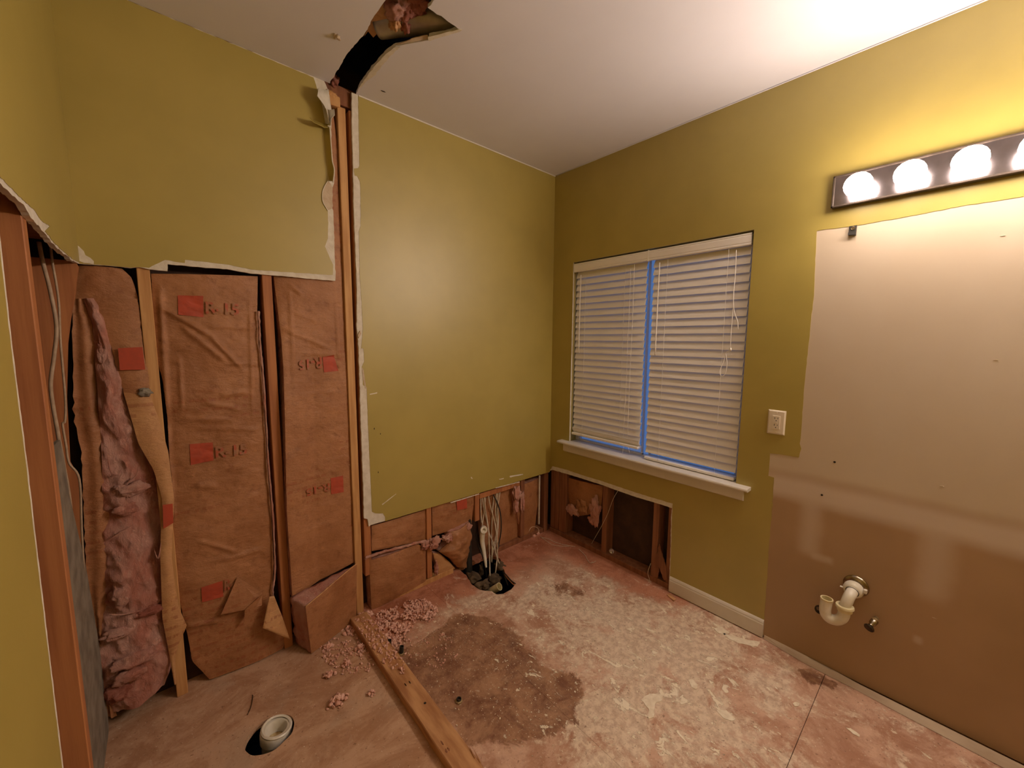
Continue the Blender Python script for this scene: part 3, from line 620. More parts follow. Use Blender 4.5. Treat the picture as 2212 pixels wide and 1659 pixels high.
# stool with rounded nosing and apron below
def prism_y(name, prof, y0, y1, mat, parent, taper=0):
    n = len(prof); vs = [(p[0], y0+taper*(p[1]-prof[0][1]), p[1]) for p in prof]+[(p[0], y1-taper*(p[1]-prof[0][1]), p[1]) for p in prof]
    fs = [tuple(range(n)), tuple(range(2*n-1, n-1, -1))]+[(i, (i+1) % n, n+(i+1) % n, n+i) for i in range(n)]
    return mesh(name, vs, fs, mat, parent)
prism_y('stool', [(.0,.785),(-.050,.785),(-.056,.782),(-.058,.776),(-.056,.770),(-.050,.767),(.0,.767)], -1.425, -.118, WHITE, w1)
box('stool_inner', (.0, WY1+.0005, .767), (.072, WY0-.0005, .785), WHITE, w1, .0005)
prism_y('apron', [(-.001,.767),(-.018,.767),(-.020,.760),(-.020,.712),(-.014,.704),(-.001,.700)], -1.395, -.150, WHITE, w1)

# baseboard left standing between the opening and the vanity bay
bb = struct('baseboard_right', (-.006, -1.28, 0))
prism_y('moulding', [(-.001,.006),(-.0135,.006),(-.0135,.075),(-.011,.082),(-.0115,.086),(-.008,.094),(-.004,.099),(-.001,.099)], -1.532, -1.022, WHITE, bb)
# ================================================================== WINDOW BLINDS
def blind(label, y0, y1, zbot, nsl, vy, stack, ladders, lift=.0):
    """2-inch slat blind hung in the recess between y0 (left) and y1 (right)"""
    b = thing('window_blind', label, 'blind', (.035, (y0+y1)/2, 2.08), 'slat blinds in the window')
    box('headrail', (.016, y1+.004, 2.03), (.06, y0-.004, 2.082), VINYL, b, .002)
    v = prism_y('valance', [(.010,2.024),(.004,2.026),(.003,2.032),(.0045,2.036),(.003,2.040),(.003,2.070),(.0045,2.074),(.003,2.078),(.004,2.084),(.010,2.086)], vy[1], vy[0], VINYL, b)
    # one slat mesh shared by all slats: curved section, room-side edge low
    n = 6; w = .0255; tilt = math.radians(69); sec = []
    for k in range(n+1):
        s = -1+2*k/n; a = w*s; cr = .0028*(1-s*s)
        sec.append((a*math.cos(tilt)*-1-cr*math.sin(tilt), -a*math.sin(tilt)+cr*math.cos(tilt)*-1*-1))
    th = .0026; vs = []; L = (y0-y1)/2-.006
    for yy in (-L, L):
        for (a, c) in sec: vs.append((a, yy, c))
        for (a, c) in reversed(sec): vs.append((a+th*math.sin(tilt), yy, c-th*math.cos(tilt)*0+.0006))
    m = len(vs)//2; fs = [tuple(range(m)), tuple(range(2*m-1, m-1, -1))]+[(i, (i+1) % m, m+(i+1) % m, m+i) for i in range(m)]
    first = None; ztop = 2.005; zlow = zbot+.022+stack*.006+.02+lift; pitch = (ztop-zlow)/(nsl-1)
    for k in range(nsl):
        z = ztop-k*pitch
        if first is None: first = mesh('slat', vs, fs, VINYL, None)
        o = first if k == 0 else first.copy()
        if k: COL.objects.link(o)
        o.parent = b; o.matrix_parent_inverse = Matrix.Translation(-b.location)
        o.location = (.036, (y0+y1)/2, z); o.rotation_euler = (random.uniform(-.002,.002), random.uniform(-.03,.03), 0)
    for k in range(stack):
        o = first.copy(); COL.objects.link(o); o.parent = b; o.matrix_parent_inverse = Matrix.Translation(-b.location)
        o.location = (.036, (y0+y1)/2, zbot+.022+.006*k); o.rotation_euler = (0, -tilt*.88, 0)
    box('bottom_rail', (.010, y1+.005, zbot), (.062, y0-.005, zbot+.018), VINYL, b, .004)
    for ly in ladders:
        tube('ladder_cord', [(.0105, ly, 2.03), (.0095, ly, 1.4), (.0105, ly, zbot+.01)], .0009, VINYL, b, 3, 5)
    return b
BL = blind('left white slat blind, bottom rail hanging clear of the sill', -.196, -.762, .838, 26, (-.196, -.7725), 3, (-.30, -.615))
BR = blind('right white slat blind reaching down to the sill', -.796, -1.342, .7885, 27, (-.7775, -1.342), 0, (-.90, -1.235), .024)
box('valance_clip', (.002, -.7785, 2.022), (.012, -.7715, 2.088), VINYL, BL, .001)
def wand(y, z0, z1, parent): 
    tube('tilt_wand', [(-.001, y, z0), (-.004, y, (z0+z1)/2), (-.002, y+.001, z1)], .0036, VINYL, parent, 3, 8)
wand([(-0.2629,1.999)][0][0], [(-0.2629,1.999)][0][1], [(-0.2719,1.449)][0][1], BL)
wand([(-0.8552,2.004)][0][0], [(-0.8552,2.004)][0][1], [(-0.8595,1.452)][0][1], BR)
tube('pull_cord', [(0.002,-0.6848,2.018),(0.002,-0.686,1.812),(0.002,-0.686,1.601),(0.002,-0.6835,1.333),(0.002,-0.6835,1.059),(0.002,-0.6867,0.9029)], .0013, VINYL, BL, 4, 6)
tube('pull_cord', [(0,-0.6612,1.99),(0,-0.6619,1.761),(0,-0.6592,1.548),(0,-0.6601,1.277),(0,-0.656,0.999),(0,-0.6521,0.8852)], .0010, VINYL, BL, 4, 6)
tube('pull_cord', [(-0.001,-0.6531,0.7886),(-0.001,-0.66,0.8358),(-0.001,-0.6756,0.8561),(-0.001,-0.695,0.8432),(-0.001,-0.7068,0.8029)], .0011, VINYL, BL, 4, 6)
tube('pull_cord', [(0,-1.275,2.009),(0,-1.278,1.895),(0,-1.277,1.759),(0,-1.287,1.689),(0,-1.304,1.646),(0,-1.309,1.602)], .0016, VINYL, BR, 4, 6)
tube('pull_cord', [(0,-1.277,1.759),(0,-1.278,1.672),(0,-1.277,1.585),(0,-1.278,1.502)], .0013, VINYL, BR, 4, 6)
kn = [(-0.002,-1.28,1.498)][0]; lump('cord_knot', kn, (.005,.006,.008), VINYL, BR, 2, .3, sub=2)
tube('pull_cord', [(-0.003,-1.28,1.493),(-0.003,-1.26,1.479),(-0.003,-1.25,1.434),(-0.003,-1.235,1.384),(-0.003,-1.24,1.357),(-0.003,-1.257,1.358),(-0.003,-1.267,1.39),(-0.003,-1.266,1.435),(-0.003,-1.258,1.475)], .0016, VINYL, BR, 4, 6)

# ================================================================== VANITY LIGHT BAR
vl = thing('vanity_light', 'long vanity light bar with lit globe bulbs above the bare wall', 'light fixture', (0, -2.27, 2.18))
by0, by1, bz0, bz1 = -1.658, -2.89, 2.118, 2.249
box('back_box', (-.003, by1, bz0), (-.026, by0, bz1), BARFR, vl, .003)
e = .0085
for a, b in (((-.024,by1,bz0),(-.034,by0,bz0+e)), ((-.024,by1,bz1-e),(-.034,by0,bz1)), ((-.024,by0-e,bz0),(-.034,by0,bz1)), ((-.024,by1,bz0),(-.034,by1+e,bz1))): box('trim_border', a, b, BARFR, vl, .002)
box('mirror_plate', (-.024, by1+.006, bz0+.006), (-.030, by0-.006, bz1-.006), BARPL, vl, 0)
for k in range(8):  # far half of these bulbs is added out of view to brighten the room
    y = -1.752-.1495*k; z = 2.176
    lathe('socket', [(0,0),(.024,0),(.024,.006),(.019,.010),(.0175,.028),(.0,.028)], (-.030, y, z), (-1,0,0), BARFR, vl, 24)
    R = .047; pr = [(.0145,.0),(.0155,.010)]+[(R*math.sin(t), .055-R*math.cos(t)) for t in [math.radians(a) for a in range(26, 180, 19)]]+[(0, .055+R)]
    lathe('globe_bulb', pr, (-.034, y, z), (-1,0,0), GLOW, vl, 18)

# ================================================================== OUTLET
ot = thing('wall_outlet', 'ivory outlet plate beside the window', 'outlet', (0, -1.515, 1.143))
oy, oz = -1.5145, 1.1435
def chamfer_plate(name, cy, cz, hw, hh, d0, d1, inset, mat, parent):
    vs = []
    for d, k in ((d0, 0), (d1*.45, 0), (d1, inset)):
        for sy, sz in ((1,1),(-1,1),(-1,-1),(1,-1)): vs.append((d, cy+sy*(hw-k), cz+sz*(hh-k)))
    fs = [(0,1,2,3),(8,9,10,11)]+[(4*l+i, 4*l+(i+1) % 4, 4*l+4+(i+1) % 4, 4*l+4+i) for l in range(2) for i in range(4)]
    return mesh(name, vs, fs, mat, parent)
chamfer_plate('cover_plate', oy, oz, .0375, .060, -.0012, -.0075, .006, PLATE, ot)
chamfer_plate('receptacle', oy, oz, .0165, .0335, -.0074, -.0098, .0012, PLATE, ot)
for dz in (.017, -.017):
    for dy, h in ((.0065, .0046), (-.0065, .0038)): box('slot', (-.0099, oy+dy-.0011, oz+dz+.004-h), (-.0103, oy+dy+.0011, oz+dz+.004+h), SLOT, ot, 0)
    lathe('ground_hole', [(0,0),(.0024,0),(.0024,.0005),(0,.0005)], (-.0098, oy, oz+dz-.0085), (-1,0,0), SLOT, ot, 12)
box('test_button', (-.0098, oy-.006, oz-.004), (-.0108, oy+.006, oz-.0005), PLATE, ot, .0003); box('reset_button', (-.0098, oy-.006, oz+.0008), (-.0108, oy+.006, oz+.0043), PLATE, ot, .0003)
for dz in (.048, -.048): lathe('cover_screw', [(0,0),(.0028,0),(.0024,.001),(0,.0012)], (-.0075, oy, oz+dz), (-1,0,0), PLATE, ot, 12)

# ================================================================== MIRROR CLIP
mc = thing('mirror_clip', 'small dark mirror clip with a screw under the light bar', 'clip', (0, -1.735, 2.02))
chamfer_plate('clip_body', -1.7355, 2.021, .013, .014, -.0012, -.008, .001, RUBB, mc)
mesh('clip_lip', [(-.001,-1.7225,2.007),(-.001,-1.7485,2.007),(-.001,-1.7485,1.992),(-.001,-1.7225,1.997),(-.012,-1.7225,2.008),(-.012,-1.7485,2.008),(-.013,-1.7485,1.994),(-.013,-1.7225,1.998)], [(0,1,2,3),(4,5,6,7),(0,1,5,4),(1,2,6,5),(2,3,7,6),(3,0,4,7)], RUBB, mc)
lathe('clip_screw', [(0,.0),(.0075,0),(.0075,.0012),(.0055,.0016),(.005,.0006),(0,.0006)], (-.0082, -1.7365, 2.024), (-1,0,0), CHROME, mc, 18)

# ================================================================== SINK PLUMBING
pt = thing('sink_trap', 'white plastic sink trap curling out of the bare wall', 'pipe', (0, -1.86, .45))
lathe('escutcheon', [(.024,.014),(.030,.012),(.040,.008),(.045,.003),(.046,.0)], (-.001, -1.868, .457), (-1,.06,0), CHROME, pt, 32)
lathe('wall_tube', [(0,0),(.0205,0),(.0205,.08),(0,.08)], (.01, -1.868, .457), (-1,.04,0), PVC, pt, 24)
nut = lathe('slip_nut', [(.020,0),(.0345,0),(.0355,.004),(.0355,.018),(.031,.030),(.024,.034),(.0205,.034)], (-.030, -1.866, .457), (-1,.06,-.10), PVC, pt, 24)
for s in (1, -1): box('nut_wing', (-.045, -1.866+s*.033, .457-s*.004), (-.058, -1.866+s*.045, .467-s*.012), PVC, nut, .002)
tube('trap_arm', [(-.05,-1.866,.456), (-.075,-1.864,.454), (-.098,-1.860,.444), (-.108,-1.856,.424), (-.110,-1.852,.40), (-.111,-1.851,.37)], .0205, PVC, pt, 5, 20)
lathe('seal_ring', [(.0205,0),(.0235,.001),(.0235,.003),(.0205,.004)], (-.0635,-1.8645,.4545), (-1,.06,-.25), RUBB, pt, 24)
nut2 = lathe('slip_nut', [(.0205,0),(.031,0),(.0325,.003),(.0325,.010),(.0275,.013),(.0265,.026),(.022,.028)], (-.1105,-1.8505,.405), (.0,-.04,-1), PVCY, pt, 24)
lathe('u_bend', [(0,0),(.0001,0)], (-.1,-1.84,.35), (0,0,1), PVC, pt, 4)
bpy.data.objects.remove(bpy.data.objects['u_bend'], do_unlink=True)
ub = [(-.111,-1.851,.392), (-.111,-1.850,.362), (-.114,-1.843,.340), (-.117,-1.826,.325), (-.120,-1.806,.323), (-.122,-1.792,.336), (-.123,-1.788,.358), (-.123,-1.789,.385), (-.123,-1.790,.408)]
tube('u_bend', ub, lambda t: .0215+(.0015 if t > .93 else 0), PVC, pt, 5, 22, capend=False)
lathe('inlet_lip', [(.0185,-.05),(.0185,.003),(.0232,.003),(.0232,-.004),(.0212,-.007)], (-.123,-1.790,.408), (0,0,1), PVCY, pt, 26)
lathe('standing_water', [(0,0),(.0185,0),(.0185,.002),(0,.002)], (-.123,-1.790,.378), (0,0,1), SCUM, pt, 20)
def valve(label, wall, tip):
    v = thing('shutoff_valve', label, 'valve', (0, wall[0], wall[1]))
    W0 = Vector((.0, wall[0], wall[1])); E = Vector((-.036, wall[0]+.002, wall[1]-.001)); Tp = Vector(tip)
    tube('supply_stub', [W0, E], .008, BRASS, v, 2, 14)
    lathe('outlet_nut', [(0,0),(.011,0),(.0115,.003),(.0115,.010),(.008,.013),(.007,.011),(0,.011)], E+Vector((0,0,.004)), (-.1,-.05,1), BRASS, v, 6, False)
    lathe('valve_body', [(0,0),(.0125,0),(.0135,.004),(.0125,.020),(.009,.024),(.008,.034),(0,.034)], E+Vector((.002,0,.004)), Tp-E, CHROME, v, 20)
    ax = (Tp-E).normalized(); h = lathe('valve_handle', [(0,0),(.007,0),(.010,.010),(.0175,.015),(.0185,.019),(.017,.022),(0,.020)], Tp-ax*.022, ax, DKMET, v, 24)
    return v
v1 = [(-1.946,0.3452)][0]; t1 = [(-0.075,-1.93,0.3247)][0]
valve('dark shutoff valve low on the wall, right of the trap', v1, t1)
v2 = [(-1.765,0.3019)][0]; t2 = [(-0.062,-1.757,0.3098)][0]
valve('dark shutoff valve mostly hidden behind the trap', v2, t2)
# strip of old trim along the bare wall
ts = struct('trim_1', (-.02, -1.8, 0))
sp = [(-.004,-1.536),(-.012,-1.60),(-.030,-1.72),(-.030,-1.80),(-.036,-1.90),(-.050,-2.02),(-.060,-2.14),(-.050,-2.16),(-.020,-2.10),(-.006,-1.96),(-.002,-1.80),(-.002,-1.60)]
def leaning(name, lo, hi, z0, z1, th, mat, parent):
    vs = []
    for (a, b) in zip(lo, hi):
        A = Vector((*a, z0)); B_ = Vector((*b, z1)); vs += [A, B_, B_+Vector((th,0,th*.5)), A+Vector((th,0,0))]
    fs = [(0,1,2,3), tuple(4*(len(lo)-1)+i for i in (3,2,1,0))]
    for j in range(len(lo)-1):
        for i in range(4): fs.append((4*j+i, 4*j+(i+1) % 4, 4*j+4+(i+1) % 4, 4*j+4+i))
    return mesh(name, vs, fs, mat, parent)
leaning('moulding_strip', [(-.010,-1.538),(-.024,-1.62),(-.040,-1.72),(-.044,-1.82),(-.044,-1.92),(-.052,-2.04),(-.062,-2.30),(-.062,-2.9)], [(-.002,-1.538),(-.003,-1.62),(-.006,-1.72),(-.012,-1.82),(-.022,-1.92),(-.022,-2.04),(-.022,-2.30),(-.022,-2.9)], .002, .016, .004, STRIP, ts)
# ================================================================== INSULATION BATTS
def wr_noise(x, z, amp, seed, fx=7, fz=11):
    v = Vector((x*fx, z*fz, seed)); return amp*(noise.fractal(v, .9, 2.1, 4)*.7+noise.noise(v*4)*.3)
def edge_drop(s, w=.10, d=.012):
    e = min(s, 1-s)/w; return d*max(0, 1-e)**2
# --- torn batt in the left corner bay
def d1(x, z, s=.5, t=.5): return .024-.010*math.sin(max(0,min(1,s))*math.pi)+wr_noise(x, z, .007, 1.2)
b1 = thing('insulation_batt', 'torn paper-faced batt in the left corner spilling pink fibre', 'insulation', (-2.41, .04, 0), 'batts between the studs of the back wall')
sheet('kraft_facing', [(-2.458,1.795),(-2.468,1.747),(-2.477,1.696),(-2.482,1.673)], [(-2.348,1.795),(-2.325,1.765),(-2.317,1.727),(-2.312,1.685)], 'B', d1, KRAFT, b1, 22, 16, .09, PINKD)
sheet('kraft_facing', [(-2.482,1.674),(-2.493,1.545),(-2.502,1.409),(-2.513,1.251)]+[(-2.504,1.119),(-2.517,0.8637),(-2.531,0.5858),(-2.518,0.3426),(-2.517,0.1734),(-2.518,0.0451)], [(-2.45,1.677),(-2.448,1.625),(-2.433,1.58),(-2.432,1.528),(-2.437,1.441),(-2.436,1.37),(-2.432,1.305)]+[(-2.434,1.151),(-2.432,0.9951),(-2.448,0.7766),(-2.447,0.6458),(-2.482,0.5293),(-2.494,0.4518),(-2.511,0.2257),(-2.502,0.1173),(-2.492,0.0232)], 'B', lambda x,z,s,t: d1(x,z,s*.5,t)+.004*math.sin(s*9)+.02*s*s, KRAFT, b1, 10, 70, ragamp=.006, seed=2)
dstrip = lambda x,z,s,t: .015-.016*max(0,min(1,(1.62-z)/1.4))*(1-.3*s)+wr_noise(x, z, .004, 4.4)-.006*math.sin(s*math.pi)
sheet('kraft_facing', [(-2.45,1.677),(-2.427,1.635),(-2.41,1.615),(-2.404,1.546),(-2.395,1.482),(-2.387,1.403),(-2.377,1.33),(-2.372,1.293)], [(-2.312,1.687),(-2.311,1.62),(-2.311,1.529),(-2.309,1.456),(-2.302,1.4),(-2.303,1.31),(-2.3,1.29)], 'B', lambda x,z,s,t: dstrip(x,z,s,t)+.004*(1-t), KRAFT, b1, 10, 40, ragamp=.004, seed=5)
sheet('kraft_facing', [(-2.377,1.331),(-2.365,1.241)]+[(-2.35,1.126),(-2.314,1.015),(-2.296,0.8873),(-2.311,0.7405),(-2.319,0.6413),(-2.325,0.5058),(-2.33,0.3857),(-2.321,0.2471),(-2.318,0.1819),(-2.313,0.0783)], [(-2.302,1.31),(-2.295,1.268),(-2.285,1.225)]+[(-2.265,1.08),(-2.26,0.8792),(-2.275,0.7304),(-2.284,0.6303),(-2.282,0.507),(-2.276,0.4065),(-2.256,0.3154),(-2.29,0.2422),(-2.303,0.1946),(-2.307,0.078)], 'B', lambda x,z,s,t: dstrip(x,z,s,t)-.004, KRAFTL, b1, 10, 60, ragamp=.004, seed=5)
def dpk(x, z, s=.5, t=.5):
    v = Vector((x*7, z*4.2, 2.0)); w = Vector((x*17+z*4, z*10, 5.0)); s = max(0, min(1, s))
    big = noise.noise(v)*.55+noise.noise(v*2.1)*.3
    fold = (1-abs(noise.noise(w)))**3*.012+(1-abs(noise.noise(w*1.9)))**4*.006
    deep = .045*max(0, s-.42)*1.7*math.exp(-((t-.52)/.22)**2)+.03*max(0, s-.3)*math.exp(-((t-.22)/.07)**2)
    return .034-.030*math.sin(s*math.pi)*(.5+.7*t)+big*.050-fold+deep+noise.fractal(Vector((x*30, z*24, 1.0)), .8, 2.1, 4)*.0075
fib = sheet('fiberglass', [(-2.458,1.676),(-2.441,1.581),(-2.444,1.475),(-2.445,1.369),(-2.448,1.26)]+[(-2.454,1.073),(-2.477,0.7626),(-2.49,0.5221),(-2.518,0.3688),(-2.53,0.1638),(-2.509,0.0453)], [(-2.426,1.679),(-2.399,1.582),(-2.384,1.474),(-2.371,1.364),(-2.355,1.25)]+[(-2.298,1.044),(-2.284,0.7873),(-2.308,0.5337),(-2.31,0.3104),(-2.307,0.1707),(-2.345,0.0731)], 'B', dpk, PINK, b1, 44, 190)
for i, (px, r, mt) in enumerate((([(-2.387,0.004,0.9521)][0], (.046,.022,.030), PINK), ([(-2.401,0.01,0.874)][0], (.040,.022,.026), PINK), ([(-2.443,0.012,0.5291)][0], (.034,.024,.052), PINK), ([(-2.427,-0.012,0.265)][0], (.062,.030,.030), PINK), ([(-2.458,-0.004,0.391)][0], (.050,.026,.020), PINK), ([(-2.442,-0.02,0.2106)][0], (.046,.028,.026), PINK), ([(-2.475,-0.01,0.1551)][0], (.036,.026,.040), PINKD), ([(-2.375,0,0.4363)][0], (.045,.020,.016), PINKD), ([(-2.422,0.014,1.546)][0], (.010,.010,.036), PINK), ([(-2.422,0.014,1.473)][0], (.014,.012,.045), PINK))):
    lump('fiberglass_tuft', px, r, mt, b1, i+1, .30, 1.15, 4)
for i, pts in enumerate(([(-2.46,-0.005,0.7689),(-2.434,-0.005,0.7857),(-2.406,-0.005,0.8004),(-2.383,-0.005,0.8132)], [(-2.355,-0.005,1.05),(-2.364,-0.005,1.005),(-2.394,-0.005,0.9722),(-2.393,-0.005,0.9007)], [(-2.483,-0.01,0.4856),(-2.452,-0.01,0.4664),(-2.402,-0.01,0.455),(-2.361,-0.01,0.461)], [(-2.334,0,0.683),(-2.325,0,0.6456),(-2.312,0,0.7087)], [(-2.437,-0.004,1.113),(-2.432,-0.004,1.035),(-2.412,-0.004,1.019),(-2.405,-0.004,1.037)])):
    tube('fiber_strand', pts, lambda t: .0035*(1-.8*abs(2*t-1)), PINK, b1, 5, 6)
ink('print_block', [(-2.379,1.498),(-2.312,1.502),(-2.31,1.415),(-2.38,1.416)], 'B', lambda x,z: -.002, PRINT, b1, 6, .0)
ink('print_block', [(-2.296,0.8681),(-2.266,0.8655),(-2.269,0.7841),(-2.301,0.7688)], 'B', lambda x,z: -.012, PRINT, b1, 6, .0)
lump('plaster_clot', [(-2.318,0,1.327)][0], (.020,.009,.016), GREY, b1, 8, .45)
# --- wide batt in the second bay
L2 = [(-2.268,1.786),(-2.271,1.656),(-2.28,1.548),(-2.28,1.49),(-2.262,1.369),(-2.258,1.215),(-2.263,1.038)]+[(-2.261,0.948),(-2.277,0.7113),(-2.278,0.5886),(-2.27,0.3964),(-2.258,0.2739),(-2.248,0.1239)]+[(-2.196,.006)]
R2 = [(-1.911,1.815),(-1.922,1.66),(-1.924,1.52),(-1.92,1.348),(-1.921,0.9696)]+[(-1.917,0.7286),(-1.92,0.4481),(-1.936,0.304),(-1.904,0.1646),(-1.884,0.0721)]+[(-1.905,.01)]
def A3p(*p): return p
F2 = []
for a, b, w, h in (([(-2.253,1.662)][0], [(-2.102,1.551)][0], .008, -.016), ([(-2.102,1.551)][0], [(-1.996,1.403)][0], .009, -.014), ([(-2.117,1.586)][0], [(-1.924,1.584)][0], .006, -.010), ([(-2.193,1.59)][0], [(-2.049,1.433)][0], .010, -.010), ([(-2.246,1.74)][0], [(-2.259,1.215)][0], .008, -.014), ([(-2.259,1.215)][0], [(-2.268,0.7695)][0], .008, -.010), ([(-2.049,1.427)][0], [(-1.928,1.42)][0], .006, -.008), ([(-1.95,1.713)][0], [(-1.968,1.179)][0], .006, -.006), ([(-2.205,1.468)][0], [(-2.211,1.236)][0], .006, -.006), ([(-2.173,1.161)][0], [(-1.944,1.123)][0], .006, -.006), ([(-2.218,1.21)][0], [(-2.063,1.185)][0], .006, -.008), ([(-2.197,0.6715)][0], [(-2.063,0.5719)][0], .008, -.010), ([(-2.156,0.5538)][0], [(-1.955,0.5463)][0], .007, -.009), ([(-2.191,0.913)][0], [(-2.115,0.8944)][0], .01, -.008), ([(-2.263,0.3026)][0], [(-2.143,0.2755)][0], .01, -.012), ([(-2.084,1.292)][0], [(-1.983,1.301)][0], .008, -.009), ([(-2.137,1.265)][0], [(-2.015,1.224)][0], .008, -.009)):
    F2.append((*a, *b, w, h))
def d2(x, z, s=.5, t=.5): return .030-.016*math.sin(max(0,min(1,s))*math.pi)**.7+wr_noise(x, z, .006, 7.7)+ridge(x, z, F2)*.85-.03*max(0, t-.9)*6*max(0,min(1,s))
b2 = thing('insulation_batt', 'wide wrinkled paper-faced batt between the two left studs', 'insulation', (-2.07, .04, 0), 'batts between the studs of the back wall')
sheet('kraft_facing', L2, R2, 'B', d2, KRAFT, b2, 60, 200, .092, PINK, seed=3)
fuzzy('fiberglass_edge', [(p[0]+.003, .014, p[1]) for p in R2[1:-2]], .0042, PINK, b2)
sx2 = across(L2, R2)
def s2(x, z): return min(d2(x+a, z+b, sx2(x+a, z+b), .5) for a, b in ((0,0),(.004,0),(-.004,0),(0,.004),(0,-.004)))
ink('print_block', [(-2.194,1.708),(-2.113,1.711),(-2.117,1.624),(-2.197,1.631)], 'B', s2, PRINT, b2, 16, .0025)
lettering('print_lettering', 'R-15', [(-2.107,1.688),(-1.99,1.687),(-1.994,1.637),(-2.109,1.639)], 'B', s2, PRINTF, b2, .0065)
ink('print_block', [(-2.196,1.096),(-2.119,1.091),(-2.121,1.012),(-2.198,1.006)], 'B', s2, PRINT, b2, 16, .0025)
lettering('print_lettering', 'R-15', [(-2.112,1.071),(-1.997,1.066),(-1.999,1.017),(-2.113,1.022)], 'B', s2, PRINTF, b2, .0065)
ink('print_block', [(-2.198,0.4587),(-2.123,0.4594),(-2.124,0.3833),(-2.199,0.3877)], 'B', s2, PRINT, b2, 16, .0035)
lettering('print_lettering', 'R-1', [(-2.116,0.4634),(-2.064,0.4482),(-2.079,0.4139),(-2.118,0.404)], 'B', s2, PRINTF, b2, .0065)
# torn flap of its facing, turned out low down
f1 = [(-2.139,-0.016,0.3205),(-2.069,-0.016,0.4562),(-1.98,-0.016,0.3425),(-1.986,-0.016,0.2904),(-2.065,-0.016,0.3039)]
flv = [Vector(p) for p in f1]; flv[1].y = .008; flv[2].y = .002
o = mesh('torn_flap', flv, [(0,1,2,3,4)], KRAFT, b2); o.modifiers.new('thickness', 'SOLIDIFY').thickness = .003
o = mesh('torn_flap', [Vector(p) for p in [(-2.052,-0.02,0.3048),(-1.981,-0.02,0.3483),(-2.015,-0.02,0.2872),(-2.061,-0.02,0.2303)]], [(0,1,2,3)], KRAFT, b2); o.modifiers.new('thickness', 'SOLIDIFY').thickness = .003
o = sheet('torn_flap', [(-1.954,0.3186),(-1.975,0.2505),(-1.992,0.1952)], [(-1.934,0.3167),(-1.905,0.1877),(-1.885,0.0832)], 'B', lambda x,z,s,t: -.012-.03*t+wr_noise(x, z, .008, 3.1), KRAFTL, b2, 10, 14); o.modifiers.new('thickness', 'SOLIDIFY').thickness = .003
# --- narrow batt in the third bay, running up behind the split
L3 = [(-1.852, 2.64)]+[(-1.849,1.817),(-1.842,1.681),(-1.837,1.555),(-1.838,1.402),(-1.845,1.254),(-1.854,0.9561)]+[(-1.862,0.7127),(-1.86,0.4974),(-1.859,0.2732)]
R3 = [(-1.556, 2.64)]+[(-1.54,2.466),(-1.545,2.281),(-1.538,2.127),(-1.542,1.839)]+[(-1.537,1.648),(-1.536,1.468),(-1.522,1.39),(-1.518,1.257),(-1.524,0.8916)]+[(-1.531,0.6199),(-1.534,0.3169)]
F3 = []
for a, b, w, h in (([(-1.829,1.584)][0], [(-1.627,1.492)][0], .007, -.013), ([(-1.788,1.664)][0], [(-1.675,1.624)][0], .006, -.008), ([(-1.788,1.789)][0], [(-1.736,1.747)][0], .006, -.008), ([(-1.788,1.783)][0], [(-1.8,1.219)][0], .005, -.006), ([(-1.583,1.833)][0], [(-1.579,1.327)][0], .004, -.006), ([(-1.766,1.466)][0], [(-1.542,1.459)][0], .005, -.008), ([(-1.67,0.919)][0], [(-1.537,0.9131)][0], .006, -.006), ([(-1.804,0.5797)][0], [(-1.623,0.5821)][0], .007, -.006), ([(-1.797,1.274)][0], [(-1.581,1.268)][0], .004, -.004)):
    F3.append((*a, *b, w, h))
def flare(z, s): return -.055*max(0, 1-max(0,min(1,s))*2.4)*max(0, min(1, (1.75-z)/.5))
def d3(x, z, s=.5, t=.5): return flare(z, s)+.030-.013*math.sin(max(0,min(1,s))*math.pi)**.6+wr_noise(x, z, .0035, 9.1)+ridge(x, z, F3)*.85
b3 = thing('insulation_batt', 'narrow paper-faced batt with upside-down red print left of the split', 'insulation', (-1.70, .04, .3), 'batts between the studs of the back wall')
sheet('kraft_facing', L3, R3, 'B', d3, KRAFT, b3, 40, 230, .092, PINK, seed=4)
sx3 = across(L3, R3)
def s3(x, z): return min(d3(x+a, z+b, sx3(x+a, z+b)) for a, b in ((0,0),(.004,0),(-.004,0),(0,.004),(0,-.004)))
ink('print_block', [(-1.659,1.448),(-1.605,1.457),(-1.585,1.376),(-1.655,1.371)], 'B', s3, PRINT, b3, 14, .0025)
lettering('print_lettering', 'R-15', [(-1.666,1.392),(-1.77,1.389),(-1.771,1.433),(-1.665,1.45)], 'B', s3, PRINTF, b3, .0065)
ink('print_block', [(-1.646,0.8216),(-1.583,0.8199),(-1.583,0.7304),(-1.646,0.7339)], 'B', s3, PRINT, b3, 14, .0025)
lettering('print_lettering', 'R-15', [(-1.654,0.7538),(-1.768,0.7635),(-1.769,0.7999),(-1.654,0.7988)], 'B', s3, PRINTF, b3, .0065)
